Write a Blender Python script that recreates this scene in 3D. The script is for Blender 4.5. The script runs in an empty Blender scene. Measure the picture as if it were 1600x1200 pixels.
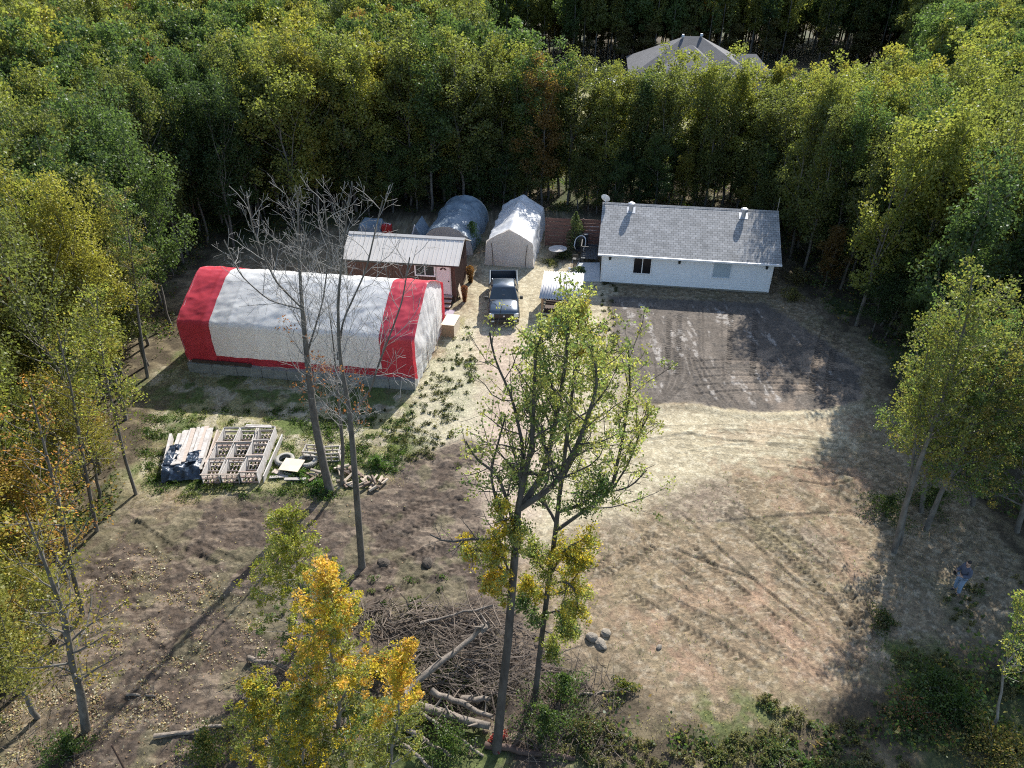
import bpy, bmesh, math, random
import numpy as np
from mathutils import Vector, Matrix

R = math.radians
SC = bpy.context.scene
COL = SC.collection
PI = math.pi

# ------------------------------------------------------------------ camera
FPX, PITCH, CAMH = 1150.0, R(34.0), 23.3
cam_d = bpy.data.cameras.new("camera")
cam_d.sensor_width = 36.0
cam_d.lens = 36.0 * FPX / 1600.0
cam_d.clip_start = 0.1
cam_d.clip_end = 3000.0
cam = bpy.data.objects.new("camera", cam_d)
COL.objects.link(cam)
cam.location = (0, 0, CAMH)
cam.rotation_euler = (PI / 2 - PITCH, 0, 0)
SC.camera = cam

# ------------------------------------------------------------------ light
SUN_EL, SUN_AZ = R(38.0), R(25.0)      # azimuth from +Y (away from the camera) towards +X
sd = Vector((math.sin(SUN_AZ) * math.cos(SUN_EL), math.cos(SUN_AZ) * math.cos(SUN_EL), math.sin(SUN_EL)))
sun_d = bpy.data.lights.new("sun", 'SUN')
sun_d.energy = 4.8
sun_d.angle = R(0.53)
sun_d.color = (1.0, 0.965, 0.905)
sun = bpy.data.objects.new("sun", sun_d)
COL.objects.link(sun)
sun.rotation_euler = (-sd).to_track_quat('-Z', 'Y').to_euler()
world = bpy.data.worlds.new("World")
SC.world = world
world.use_nodes = True
wn = world.node_tree
for n in list(wn.nodes):
    wn.nodes.remove(n)
sky = wn.nodes.new('ShaderNodeTexSky')
sky.sky_type = 'NISHITA'
sky.sun_disc = False
sky.sun_elevation = SUN_EL
sky.sun_rotation = SUN_AZ
bg = wn.nodes.new('ShaderNodeBackground')
bg.inputs[1].default_value = 0.15
wo = wn.nodes.new('ShaderNodeOutputWorld')
wn.links.new(sky.outputs[0], bg.inputs[0])
wn.links.new(bg.outputs[0], wo.inputs[0])
SC.view_settings.view_transform = 'Standard'
SC.view_settings.look = 'None'
SC.view_settings.gamma = 1.0
SC.view_settings.exposure = 0.9
SC.view_settings.use_curve_mapping = False
SC.render.engine = 'CYCLES'
SC.cycles.max_bounces = 5
SC.cycles.diffuse_bounces = 3
SC.cycles.glossy_bounces = 2
SC.cycles.transmission_bounces = 3
SC.cycles.transparent_max_bounces = 6
SC.cycles.use_denoising = False
SC.cycles.sample_clamp_indirect = 4.0
SC.cycles.pixel_filter_type = 'BLACKMAN_HARRIS'
SC.cycles.filter_width = 1.1
SC.cycles.use_adaptive_sampling = False

# ------------------------------------------------------------------ where things stand
SP, CP = math.sin(PITCH), math.cos(PITCH)


def G(px, py, h=0.0):
    """point of the plane z=h seen at that point of the survey photo"""
    u, v = (px - 800) / FPX, (py - 600) / FPX
    t = (CAMH - h) / (SP + v * CP)
    return (u * t, t * (CP - v * SP))


def AT(px, py, D):
    """point at distance D along +Y"""
    u, v = (px - 800) / FPX, (py - 600) / FPX
    t = D / (CP - v * SP)
    return np.array((u * t, D, CAMH - t * (SP + v * CP)))


# ------------------------------------------------------------------ noise
_T = np.random.RandomState(7).rand(256, 256)


def vnoise(x, y, s=0):
    x = x + s * 17.31
    y = y + s * 9.77
    xi, yi = np.floor(x).astype(int), np.floor(y).astype(int)
    fx, fy = x - xi, y - yi
    fx, fy = fx * fx * (3 - 2 * fx), fy * fy * (3 - 2 * fy)
    a = _T[xi & 255, yi & 255]; b = _T[(xi + 1) & 255, yi & 255]
    c = _T[xi & 255, (yi + 1) & 255]; d = _T[(xi + 1) & 255, (yi + 1) & 255]
    return (a * (1 - fx) + b * fx) * (1 - fy) + (c * (1 - fx) + d * fx) * fy


def fbm(x, y, f=1.0, o=4, s=0):
    r = 0; a = 1.0; t = 0
    for i in range(o):
        r = r + a * vnoise(x * f, y * f, s + i * 3)
        t += a; a *= 0.5; f *= 2.03
    return r / t


# ------------------------------------------------------------------ materials
def newmat(name):
    m = bpy.data.materials.new(name)
    m.use_nodes = True
    nt = m.node_tree
    for n in list(nt.nodes):
        nt.nodes.remove(n)
    out = nt.nodes.new('ShaderNodeOutputMaterial')
    return m, nt, out


def pm(name, c1, c2=None, scale=6.0, rough=0.7, metal=0.0, bump=0.0, bscale=30.0, stretch=(1, 1, 1), trans=0.0, spec=0.5, detail=5):
    """principled surface whose colour wanders between c1 and c2"""
    m, nt, out = newmat(name)
    L = nt.links.new
    p = nt.nodes.new('ShaderNodeBsdfPrincipled')
    p.inputs['Roughness'].default_value = rough
    p.inputs['Metallic'].default_value = metal
    p.inputs['Specular IOR Level'].default_value = spec
    tc = nt.nodes.new('ShaderNodeTexCoord')
    mp = nt.nodes.new('ShaderNodeMapping')
    mp.inputs['Scale'].default_value = stretch
    L(tc.outputs['Object'], mp.inputs[0])
    if c2 is None:
        c2 = tuple(x * 0.8 for x in c1)
    nz = nt.nodes.new('ShaderNodeTexNoise')
    nz.inputs['Scale'].default_value = scale
    nz.inputs['Detail'].default_value = detail
    nz.inputs['Roughness'].default_value = 0.65
    L(mp.outputs[0], nz.inputs['Vector'])
    rp = nt.nodes.new('ShaderNodeValToRGB')
    rp.color_ramp.elements[0].position = 0.33
    rp.color_ramp.elements[1].position = 0.67
    rp.color_ramp.elements[0].color = (*c2, 1)
    rp.color_ramp.elements[1].color = (*c1, 1)
    L(nz.outputs[0], rp.inputs[0])
    L(rp.outputs[0], p.inputs['Base Color'])
    if bump:
        n2 = nt.nodes.new('ShaderNodeTexNoise')
        n2.inputs['Scale'].default_value = bscale
        n2.inputs['Detail'].default_value = 6
        L(mp.outputs[0], n2.inputs['Vector'])
        b = nt.nodes.new('ShaderNodeBump')
        b.inputs['Strength'].default_value = 1.0
        b.inputs['Distance'].default_value = bump
        L(n2.outputs[0], b.inputs['Height'])
        L(b.outputs[0], p.inputs['Normal'])
    if trans:
        t = nt.nodes.new('ShaderNodeBsdfTranslucent')
        L(rp.outputs[0], t.inputs[0])
        mx = nt.nodes.new('ShaderNodeMixShader')
        mx.inputs[0].default_value = trans
        L(p.outputs[0], mx.inputs[1]); L(t.outputs[0], mx.inputs[2])
        L(mx.outputs[0], out.inputs[0])
    else:
        L(p.outputs[0], out.inputs[0])
    return m


def leafmat(name, trans=0.55):
    m, nt, out = newmat(name)
    L = nt.links.new
    at = nt.nodes.new('ShaderNodeAttribute'); at.attribute_name = 'leafcol'
    oi = nt.nodes.new('ShaderNodeObjectInfo')
    mul = nt.nodes.new('ShaderNodeMix'); mul.data_type = 'RGBA'; mul.blend_type = 'MULTIPLY'
    mul.inputs[0].default_value = 1.0
    L(at.outputs['Color'], mul.inputs[6]); L(oi.outputs['Color'], mul.inputs[7])
    c = mul.outputs[2]
    d = nt.nodes.new('ShaderNodeBsdfDiffuse'); L(c, d.inputs[0])
    t = nt.nodes.new('ShaderNodeBsdfTranslucent')
    wrm = nt.nodes.new('ShaderNodeMix'); wrm.data_type = 'RGBA'; wrm.blend_type = 'MULTIPLY'
    wrm.inputs[0].default_value = 1.0
    wrm.inputs[7].default_value = (1.20, 1.30, 0.80, 1)
    L(c, wrm.inputs[6]); L(wrm.outputs[2], t.inputs[0])
    g = nt.nodes.new('ShaderNodeBsdfGlossy')
    g.inputs['Roughness'].default_value = 0.42
    g.inputs[0].default_value = (0.8, 0.85, 0.8, 1)
    m1 = nt.nodes.new('ShaderNodeMixShader'); m1.inputs[0].default_value = trans
    L(d.outputs[0], m1.inputs[1]); L(t.outputs[0], m1.inputs[2])
    m2 = nt.nodes.new('ShaderNodeMixShader'); m2.inputs[0].default_value = 0.018
    L(m1.outputs[0], m2.inputs[1]); L(g.outputs[0], m2.inputs[2])
    L(m2.outputs[0], out.inputs[0])
    return m


def attrmat(name, attr, rough=0.9, bump=0.0, bscale=20.0):
    m, nt, out = newmat(name)
    L = nt.links.new
    at = nt.nodes.new('ShaderNodeAttribute'); at.attribute_name = attr
    p = nt.nodes.new('ShaderNodeBsdfPrincipled')
    p.inputs['Roughness'].default_value = rough
    p.inputs['Specular IOR Level'].default_value = 0.2
    L(at.outputs['Color'], p.inputs['Base Color'])
    L(p.outputs[0], out.inputs[0])
    return m


# ------------------------------------------------------------------ things
def tag(o, label=None, cat=None, group=None, kind=None):
    if label: o['label'] = label
    if cat: o['category'] = cat
    if group: o['group'] = group
    if kind: o['kind'] = kind
    return o


def thing(name, label, cat, loc=(0, 0, 0), rot=0.0, group=None):
    o = bpy.data.objects.new(name, None)
    COL.objects.link(o)
    o.empty_display_size = 0.3
    o.location = loc
    o.rotation_euler = (0, 0, rot)
    return tag(o, label, cat, group)


def dup(o, loc, rot, label=None, group=None, scale=None, color=None):
    r = o.copy()
    COL.objects.link(r)
    r.location = loc
    r.rotation_euler = (r.rotation_euler[0], r.rotation_euler[1], rot) if not isinstance(rot, tuple) else rot
    if scale: r.scale = scale
    if label: r['label'] = label
    if group: r['group'] = group
    for ch in list(o.children):
        c = ch.copy(); COL.objects.link(c); c.parent = r
        if color and c.name.startswith('crown'): c.color = color
        for g in list(ch.children):
            d = g.copy(); COL.objects.link(d); d.parent = c
    return r


def link(name, me, mats, parent=None, smooth=False):
    o = bpy.data.objects.new(name, me)
    COL.objects.link(o)
    if not isinstance(mats, (list, tuple)):
        mats = [mats]
    for m in mats:
        me.materials.append(m)
    if smooth:
        me.shade_smooth()
    if parent:
        o.parent = parent
    return o


class MB:
    """collects shapes for one mesh"""

    def __init__(s):
        s.v = []; s.f = []; s.m = []

    def add(s, vs, fs, mi=0, M=None):
        b = len(s.v)
        if M is not None:
            vs = [tuple(M @ Vector(p)) for p in vs]
        s.v += [tuple(p) for p in vs]
        s.f += [tuple(b + i for i in f) for f in fs]
        s.m += [mi] * len(fs)
        return s

    def box(s, x0, x1, y0, y1, z0, z1, mi=0, M=None):
        v = [(x0, y0, z0), (x1, y0, z0), (x1, y1, z0), (x0, y1, z0), (x0, y0, z1), (x1, y0, z1), (x1, y1, z1), (x0, y1, z1)]
        return s.add(v, [(3, 2, 1, 0), (4, 5, 6, 7), (0, 1, 5, 4), (1, 2, 6, 5), (2, 3, 7, 6), (3, 0, 4, 7)], mi, M)

    def bar(s, a, b, w, h, mi=0):
        """board from a to b"""
        a, b = Vector(a), Vector(b)
        d = (b - a); L = d.length
        q = d.to_track_quat('X', 'Z').to_matrix().to_4x4()
        M = Matrix.Translation(a) @ q
        return s.box(0, L, -w / 2, w / 2, -h / 2, h / 2, mi, M)

    def tube(s, pts, rad, n=8, cap=True, mi=0):
        pts = [Vector(p) for p in pts]
        if not isinstance(rad, (list, tuple, np.ndarray)):
            rad = [rad] * len(pts)
        b = len(s.v)
        up = Vector((0.13, 0.21, 0.97))
        for i, p in enumerate(pts):
            d = (pts[min(i + 1, len(pts) - 1)] - pts[max(i - 1, 0)])
            if d.length < 1e-9: d = Vector((0, 0, 1))
            d.normalize()
            x = d.cross(up)
            if x.length < 1e-3: x = d.cross(Vector((1, 0, 0)))
            x.normalize(); y = d.cross(x)
            for k in range(n):
                a = 2 * PI * k / n
                s.v.append(tuple(p + (x * math.cos(a) + y * math.sin(a)) * rad[i]))
        for i in range(len(pts) - 1):
            for k in range(n):
                k2 = (k + 1) % n
                s.f.append((b + i * n + k, b + i * n + k2, b + (i + 1) * n + k2, b + (i + 1) * n + k)); s.m.append(mi)
        if cap:
            s.f.append(tuple(b + k for k in range(n))); s.m.append(mi)
            e = b + (len(pts) - 1) * n
            s.f.append(tuple(e + n - 1 - k for k in range(n))); s.m.append(mi)
        return s

    def cyl(s, x, y, z0, z1, r, r2=None, n=16, mi=0):
        r2 = r if r2 is None else r2
        b = len(s.v)
        for z, q in ((z0, r), (z1, r2)):
            for k in range(n):
                a = 2 * PI * k / n
                s.v.append((x + q * math.cos(a), y + q * math.sin(a), z))
        for k in range(n):
            k2 = (k + 1) % n
            s.f.append((b + k, b + k2, b + n + k2, b + n + k)); s.m.append(mi)
        s.f.append(tuple(b + n - 1 - k for k in range(n))); s.m.append(mi)
        s.f.append(tuple(b + n + k for k in range(n))); s.m.append(mi)
        return s

    def lathe(s, prof, x=0, y=0, n=16, mi=0, M=None):
        vs = []; fs = []
        for r, z in prof:
            for k in range(n):
                a = 2 * PI * k / n
                vs.append((x + r * math.cos(a), y + r * math.sin(a), z))
        for i in range(len(prof) - 1):
            for k in range(n):
                k2 = (k + 1) % n
                fs.append((i * n + k, i * n + k2, (i + 1) * n + k2, (i + 1) * n + k))
        return s.add(vs, fs, mi, M)

    def loft(s, rings, cap=True, mi=0, closed=True):
        b = len(s.v); n = len(rings[0])
        for r in rings:
            s.v += [tuple(p) for p in r]
        for i in range(len(rings) - 1):
            for k in range(n if closed else n - 1):
                k2 = (k + 1) % n
                s.f.append((b + i * n + k, b + i * n + k2, b + (i + 1) * n + k2, b + (i + 1) * n + k)); s.m.append(mi)
        if cap:
            s.f.append(tuple(b + n - 1 - k for k in range(n))); s.m.append(mi)
            e = b + (len(rings) - 1) * n
            s.f.append(tuple(e + k for k in range(n))); s.m.append(mi)
        return s

    def mesh(s, name):
        me = bpy.data.meshes.new(name)
        me.from_pydata(s.v, [], s.f)
        if any(s.m):
            me.polygons.foreach_set('material_index', s.m)
        me.update()
        return me

    def build(s, name, mats, parent=None, smooth=False, bevel=0.0, fix=False):
        me = s.mesh(name)
        if fix or bevel:
            bm = bmesh.new(); bm.from_mesh(me)
            bmesh.ops.recalc_face_normals(bm, faces=bm.faces)
            bm.to_mesh(me); bm.free()
        o = link(name, me, mats, parent, smooth)
        if bevel:
            md = o.modifiers.new('bevel', 'BEVEL'); md.width = bevel; md.segments = 2; md.limit_method = 'ANGLE'
        return o


def grid_mesh(name, P, mats, parent=None, smooth=True, col=None, colname='gcol', close=False):
    """P: (n,m,3) array -> quad sheet"""
    n, m = P.shape[:2]
    me = bpy.data.meshes.new(name)
    idx = np.arange(n * m).reshape(n, m)
    a, b, c, d = idx[:-1, :-1], idx[1:, :-1], idx[1:, 1:], idx[:-1, 1:]
    F = np.stack([a, b, c, d], -1).reshape(-1, 4)
    me.vertices.add(n * m); me.vertices.foreach_set('co', P.reshape(-1).astype(np.float32))
    me.loops.add(F.size); me.loops.foreach_set('vertex_index', F.reshape(-1).astype(np.int32))
    me.polygons.add(len(F)); me.polygons.foreach_set('loop_start', (np.arange(len(F)) * 4).astype(np.int32))
    me.update(calc_edges=True)
    if col is not None:
        at = me.color_attributes.new(colname, 'FLOAT_COLOR', 'POINT')
        at.data.foreach_set('color', np.concatenate([col.reshape(-1, 3), np.ones((n * m, 1))], 1).reshape(-1).astype(np.float32))
    return link(name, me, mats, parent, smooth)


# ------------------------------------------------------------------ leaves
def leaf_mesh(name, C, size, colr, rng, flat=0.0, fold=True):
    """C (N,3) centres, size (N,), colr (N,3). one small rhombic quad per leaf"""
    N = len(C)
    q = rng.normal(size=(N, 3)); q[:, 2] *= (1 + flat * 2); q /= np.linalg.norm(q, axis=1, keepdims=True) + 1e-9
    t = rng.normal(size=(N, 3)); t -= (t * q).sum(1, keepdims=True) * q; t /= np.linalg.norm(t, axis=1, keepdims=True) + 1e-9
    b = np.cross(q, t)
    s = size[:, None]
    off = q * s * 0.16 if fold else 0
    V = np.stack([C - t * s * 0.62, C - b * s * 0.42 + off, C + t * s * 0.55, C + b * s * 0.42 + off], 1).reshape(-1, 3)
    me = bpy.data.meshes.new(name)
    me.vertices.add(4 * N); me.vertices.foreach_set('co', V.reshape(-1).astype(np.float32))
    me.loops.add(4 * N); me.loops.foreach_set('vertex_index', np.arange(4 * N, dtype=np.int32))
    me.polygons.add(N); me.polygons.foreach_set('loop_start', (np.arange(N) * 4).astype(np.int32))
    me.update(calc_edges=True)
    at = me.color_attributes.new('leafcol', 'FLOAT_COLOR', 'POINT')
    cc = np.concatenate([np.repeat(colr, 4, 0), np.ones((4 * N, 1))], 1)
    at.data.foreach_set('color', cc.reshape(-1).astype(np.float32))
    return me
# ------------------------------------------------------------------ ground
def poly(pts):
    return np.array([G(*p) for p in pts])


def sdist(X, Y, P):
    """signed distance, positive inside"""
    d2 = np.full(X.shape, 1e9); ins = np.zeros(X.shape, bool)
    n = len(P)
    for i in range(n):
        x0, y0 = P[i]; x1, y1 = P[(i + 1) % n]
        ex, ey = x1 - x0, y1 - y0
        t = np.clip(((X - x0) * ex + (Y - y0) * ey) / (ex * ex + ey * ey + 1e-9), 0, 1)
        d2 = np.minimum(d2, (X - x0 - t * ex) ** 2 + (Y - y0 - t * ey) ** 2)
        if y0 != y1:
            c = ((Y < y0) != (Y < y1)) & (X < x0 + (Y - y0) / (y1 - y0) * ex)
            ins ^= c
    return np.where(ins, 1, -1) * np.sqrt(d2)


def sstep(a, b, x):
    t = np.clip((x - a) / (b - a), 0, 1)
    return t * t * (3 - 2 * t)


CLEAR = poly([(-60, 1420), (20, 1120), (95, 1010), (110, 900), (190, 790), (212, 700), (225, 610), (290, 540), (280, 440), (340, 400), (560, 350),
              (640, 335), (840, 330), (935, 345), (1215, 400), (1250, 450), (1300, 500), (1380, 560), (1400, 650), (1450, 740), (1560, 800), (1620, 900),
              (1560, 1000), (1400, 1060), (1300, 1130), (1000, 1130), (930, 1060), (880, 1250), (600, 1500), (200, 1500)])
GRASS = poly([(205, 700), (235, 600), (300, 540), (660, 590), (720, 500), (745, 600), (700, 660), (640, 720), (600, 770), (540, 790), (380, 780), (250, 775)])
SAND = poly([(690, 560), (735, 440), (770, 400), (850, 390), (950, 450), (950, 530), (1003, 632), (1100, 622), (1330, 632), (1320, 690), (1180, 730), (1040, 760),
             (960, 820), (850, 860), (740, 820), (690, 720), (640, 660)])
PINK = poly([(740, 520), (800, 520), (850, 640), (830, 860), (730, 860), (700, 740)])
SOIL = poly([(195, 795), (380, 785), (560, 765), (640, 715), (720, 700), (760, 790), (775, 900), (760, 960), (900, 990), (960, 1120), (900, 1300), (500, 1420), (60, 1420), (50, 1150), (110, 1000), (120, 880)])
PAD = poly([(952, 462), (1198, 474), (1300, 540), (1345, 575), (1345, 625), (1290, 642), (1190, 646), (1130, 640), (1085, 630), (1003, 632), (975, 590), (957, 530)])
LITTER = poly([(90, 900), (190, 800), (330, 830), (400, 950), (330, 1100), (200, 1250), (0, 1250), (30, 1100)])
GRN = [poly(p) for p in ([(1050, 1120), (1180, 1110), (1290, 1130), (1350, 1260), (900, 1300), (930, 1150)],
                         [(1390, 1000), (1520, 1010), (1600, 1100), (1560, 1220), (1420, 1200)],
                         [(560, 1060), (780, 1060), (800, 1260), (540, 1260)])]
WARM = poly([(880, 860), (1180, 860), (1330, 960), (1330, 1100), (1100, 1120), (960, 1090)])


def track_list():
    T = []
    def tr(pts, w=0.42, per=0.26, depth=0.035, rib=1.0):
        T.append((np.array([G(*p) for p in pts]), w, per, depth, rib))
    tr([(575, 838), (650, 790), (715, 748), (770, 690)]); tr([(590, 858), (680, 810), (745, 765), (790, 700)])
    tr([(560, 905), (620, 880), (700, 850), (760, 830)]); tr([(580, 935), (660, 905), (740, 880), (790, 862)])
    tr([(640, 790), (700, 750), (740, 700)], rib=.5)
    tr([(922, 892), (965, 868), (1015, 835)]); tr([(935, 902), (985, 880), (1040, 842)])
    tr([(978, 925), (1020, 950), (1075, 985), (1180, 1040)]); tr([(1000, 905), (1060, 945), (1120, 975), (1240, 1040)], rib=.6)
    tr([(1120, 800), (1200, 850), (1290, 930), (1340, 990)], rib=.7); tr([(1150, 790), (1240, 850), (1330, 930)], rib=.6)
    tr([(1200, 900), (1260, 940), (1320, 1000)], rib=.5)
    tr([(1020, 848), (1060, 860), (1110, 880), (1180, 905)], w=.16, rib=0, depth=.05)
    tr([(985, 655), (1120, 690), (1320, 700)], w=.3, rib=0, depth=.012); tr([(1000, 690), (1140, 668), (1300, 690)], w=.3, rib=0, depth=.012)
    tr([(1060, 710), (1180, 690), (1330, 720)], w=.3, rib=0.2, depth=.015); tr([(1120, 815), (1230, 806), (1330, 800)], w=.2, rib=0, depth=.03)
    for x in (1046, 1062, 1142, 1180):
        tr([(x, 490), (x - 2, 540), (x - 4, 585)], w=.34, rib=1.2, depth=.02)
    for x in (1092, 1098, 1128, 1000, 1022):
        tr([(x, 480), (x, 540), (x + 3, 600)], w=.1, rib=0, depth=.02)
    for k in range(5):
        tr([(1085, 564 + 13 * k), (1150, 562 + 12 * k), (1230, 566 + 11 * k), (1330, 580 + 8 * k)], w=.22, rib=.4, depth=.035)
    for k in range(4):
        tr([(1040 + 12 * k, 545), (1046 + 10 * k, 590), (1030 + 6 * k, 625), (1010, 634 + 2 * k)], w=.16, rib=0, depth=.03)
        tr([(1075 + 6 * k, 560), (1085 + 12 * k, 600), (1110 + 16 * k, 638)], w=.15, rib=0, depth=.03)
    tr([(1290, 510), (1275, 560), (1268, 620)], rib=1, depth=.03); tr([(1310, 520), (1298, 570), (1290, 630)], rib=1, depth=.03)
    tr([(200, 810), (260, 850), (330, 930)], rib=.6, depth=.04); tr([(150, 880), (215, 950), (250, 1020)], rib=.4, depth=.04)
    tr([(280, 835), (330, 860), (370, 875)], w=.2, rib=0, depth=.03); tr([(290, 860), (340, 880)], w=.2, rib=0, depth=.03)
    tr([(1230, 728), (1290, 738), (1335, 745)], w=.12, rib=0, depth=.05); tr([(1250, 752), (1300, 760), (1350, 745)], w=.14, rib=0, depth=.05)
    for i in range(15):
        x0 = 960 + 24 * i + (i * 37 % 20); y0 = 800 + (i * 53 % 70)
        L_ = 120 + (i * 71 % 160)
        tr([(x0, y0), (x0 + L_ * .45, y0 + L_ * .42), (min(1330, x0 + L_ * 1.0), y0 + L_ * .85)], w=(.11, .11, .32)[i % 3], per=.24, rib=(0, 0, 1.0)[i % 3], depth=(.03, .03, .01)[i % 3])
    for i in range(6):
        tr([(1000 + 20 * i, 668 + 9 * i), (1150, 662 + 13 * i), (1320, 680 + 12 * i)], w=.10, rib=0, depth=.014)
    return T


RED = [([(1130, 683), (1220, 672), (1320, 662)], 1.0), ([(1125, 722), (1165, 740), (1180, 745)], .5), ([(1195, 725), (1270, 738), (1340, 745)], .7),
       ([(1270, 740), (1262, 760), (1340, 755)], .8), ([(1235, 785), (1290, 830), (1340, 900)], .9), ([(1290, 780), (1340, 800)], .8), ([(1330, 850), (1350, 900)], .7),
       ([(925, 915), (960, 935), (1010, 985), (1060, 1030)], .7), ([(1020, 980), (1090, 1030)], .7), ([(1080, 930), (1200, 960), (1260, 1030), (1310, 1080)], .8),
       ([(1200, 920), (1260, 980), (1330, 1040)], .7), ([(1180, 930), (1230, 1000), (1240, 1060)], .8), ([(1040, 1010), (1100, 1060)], .6)]


def line_st(X, Y, P, wmax):
    """distance and length along the polyline"""
    D = np.full(X.shape, 1e9); S = np.zeros(X.shape); SD = np.zeros(X.shape)
    lo = P.min(0) - wmax; hi = P.max(0) + wmax
    sel = (X > lo[0]) & (X < hi[0]) & (Y > lo[1]) & (Y < hi[1])
    x, y = X[sel], Y[sel]
    d = np.full(x.shape, 1e9); s = np.zeros(x.shape); sg = np.zeros(x.shape); acc = 0
    for i in range(len(P) - 1):
        e = P[i + 1] - P[i]; L = np.hypot(*e)
        t = ((x - P[i][0]) * e[0] + (y - P[i][1]) * e[1]) / (L * L)
        tc = np.clip(t, 0, 1)
        qx = x - P[i][0] - tc * e[0]; qy = y - P[i][1] - tc * e[1]
        dd = np.hypot(qx, qy)
        m = dd < d
        d = np.where(m, dd, d); s = np.where(m, acc + tc * L, s)
        sg = np.where(m, (e[0] * qy - e[1] * qx) / L, sg)
        acc += L
    D[sel] = d; S[sel] = s; SD[sel] = sg
    return D, S, SD, sel


def smooth_line(P, n=4):
    for _ in range(2):
        Q = [P[0]]
        for i in range(len(P) - 1):
            Q.append(P[i] * .75 + P[i + 1] * .25); Q.append(P[i] * .25 + P[i + 1] * .75)
        Q.append(P[-1]); P = np.array(Q)
    return P


def ground_fields(X, Y):
    """albedo and height of the ground"""
    n1 = fbm(X, Y, .35, 5, 1); n2 = fbm(X, Y, 1.3, 5, 5); n3 = fbm(X, Y, 5.0, 4, 9); n4 = fbm(X, Y, 14.0, 2, 12)
    warp = (n1 - .5) * 3.0 + (n2 - .5) * 1.6 + (n3 - .5) * .7
    def mix(C, c, w):
        c = np.array(c)
        return C * (1 - w[..., None]) + c * w[..., None]
    # woodland floor
    C = np.ones(X.shape + (3,)) * np.array((.075, .06, .04))
    C = mix(C, (.16, .13, .08), sstep(.5, .7, n2)); C = mix(C, (.05, .07, .025), sstep(.52, .62, n1) * .7)
    Z = (n1 - .5) * .18 + (n2 - .5) * .12
    # open ground: short dry stubble on mixed earth
    far_lawn = sdist(X, Y, np.array([(6, 78), (34, 76), (44, 108), (2, 112)]))
    C = mix(C, (.25, .24, .12), sstep(-1, 1, far_lawn + warp))
    w = sstep(-.8, .9, sdist(X, Y, CLEAR) + warp * .8)
    base = np.ones(X.shape + (3,)) * np.array((.245, .186, .118))
    base = mix(base, (.19, .148, .095), sstep(.46, .60, n2) * .6)
    base = mix(base, (.30, .24, .155), sstep(.54, .68, n3) * .5)
    base = mix(base, (.20, .185, .10), sstep(.56, .66, fbm(X, Y, .8, 4, 30)) * .4)
    purp = sstep(.49, .6, fbm(X, Y, .55, 4, 41)) * sstep(-2.5, .5, sdist(X, Y, poly([(960, 760), (1060, 745), (1200, 770), (1240, 840), (1150, 880), (1060, 830), (960, 830)])) + warp)
    base = mix(base, (.21, .17, .14), purp * .5)
    wr = sstep(-2, 1, sdist(X, Y, WARM) + warp)
    base = mix(base, (.26, .19, .12), wr * .5)
    # tyre-brushed streaks down the clearing
    a = R(-52); u = X * math.cos(a) + Y * math.sin(a); v = -X * math.sin(a) + Y * math.cos(a)
    st = fbm(u * .25, v * 2.6, 1.0, 4, 50)
    st2 = fbm(u * .5, v * 7.0, 1.0, 3, 58)
    base = base * (0.90 + .18 * st[..., None]) * (.88 + .24 * st2[..., None])
    fl = sstep(.54, .62, fbm(u * 1.3, v * 5.5, 1.0, 4, 52)) * sstep(.40, .55, fbm(X, Y, .45, 3, 54) + .04)
    fl2 = sstep(.57, .63, fbm(X * 4, Y * 5, 1.0, 3, 56))
    base = mix(base, (.15, .12, .08), fl * .38); base = mix(base, (.12, .10, .065), fl2 * .6)
    base = mix(base, (.38, .32, .23), sstep(.58, .66, fbm(X * 5 + 9, Y * 6, 1.0, 3, 57)) * .5)
    # sandy drive
    ws = sstep(-.9, 1.0, sdist(X, Y, SAND) + warp * .8)
    sand = np.ones(X.shape + (3,)) * np.array((.42, .36, .24))
    sand = mix(sand, (.36, .31, .21), sstep(.5, .64, n2) * .6); sand = mix(sand, (.50, .45, .33), sstep(.52, .66, n3) * .5)
    sh = fbm(X * .3, Y * 2.2, 1.0, 4, 60); sand = sand * (.86 + .28 * sh[..., None])
    base = base * (1 - ws[..., None]) + sand * ws[..., None]
    wp = sstep(-1.2, .9, sdist(X, Y, PINK) + warp)
    base = mix(base, (.41, .315, .255), wp * .7)
    # grass round the tent and the piles
    wg = sstep(-1.0, 1.0, sdist(X, Y, GRASS) + warp * 1.1)
    gr = np.ones(X.shape + (3,)) * np.array((.27, .25, .13))
    gr = mix(gr, (.38, .34, .24), sstep(.48, .6, n2)); gr = mix(gr, (.085, .12, .03), sstep(.5, .6, fbm(X, Y, .7, 5, 71)) * .85)
    gr = mix(gr, (.14, .115, .07), sstep(.56, .68, fbm(X, Y, 2.2, 4, 75)) * .6)
    base = base * (1 - wg[..., None]) + gr * wg[..., None]
    sandy_e = sstep(-.6, .8, sdist(X, Y, poly([(640, 620), (690, 520), (745, 510), (745, 690), (650, 700)])) + warp * .6)
    base = mix(base, (.44, .40, .285), sandy_e * .8)
    # churned dark soil
    wl = sstep(-.8, .8, sdist(X, Y, SOIL) + warp * .9)
    so = np.ones(X.shape + (3,)) * np.array((.098, .074, .056))
    so = mix(so, (.145, .112, .085), sstep(.46, .60, n2) * .7); so = mix(so, (.065, .052, .042), sstep(.52, .60, n3) * .8)
    so = mix(so, (.24, .19, .14), sstep(.56, .64, fbm(X * 1.2, Y * 3.5, 1.0, 4, 83)) * .6)
    so = mix(so, (.16, .15, .08), sstep(.56, .66, fbm(X, Y, .9, 4, 80)) * .4)
    base = base * (1 - wl[..., None]) + so * wl[..., None]
    ridg = np.abs(fbm(X, Y, 2.2, 4, 64) - .5)
    Zs = (n2 - .5) * .20 + (n3 - .5) * .16 + (n4 - .5) * .06 - ridg * .18 + .02
    # levelled dark pad before the house
    dp = sdist(X, Y, PAD)
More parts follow.
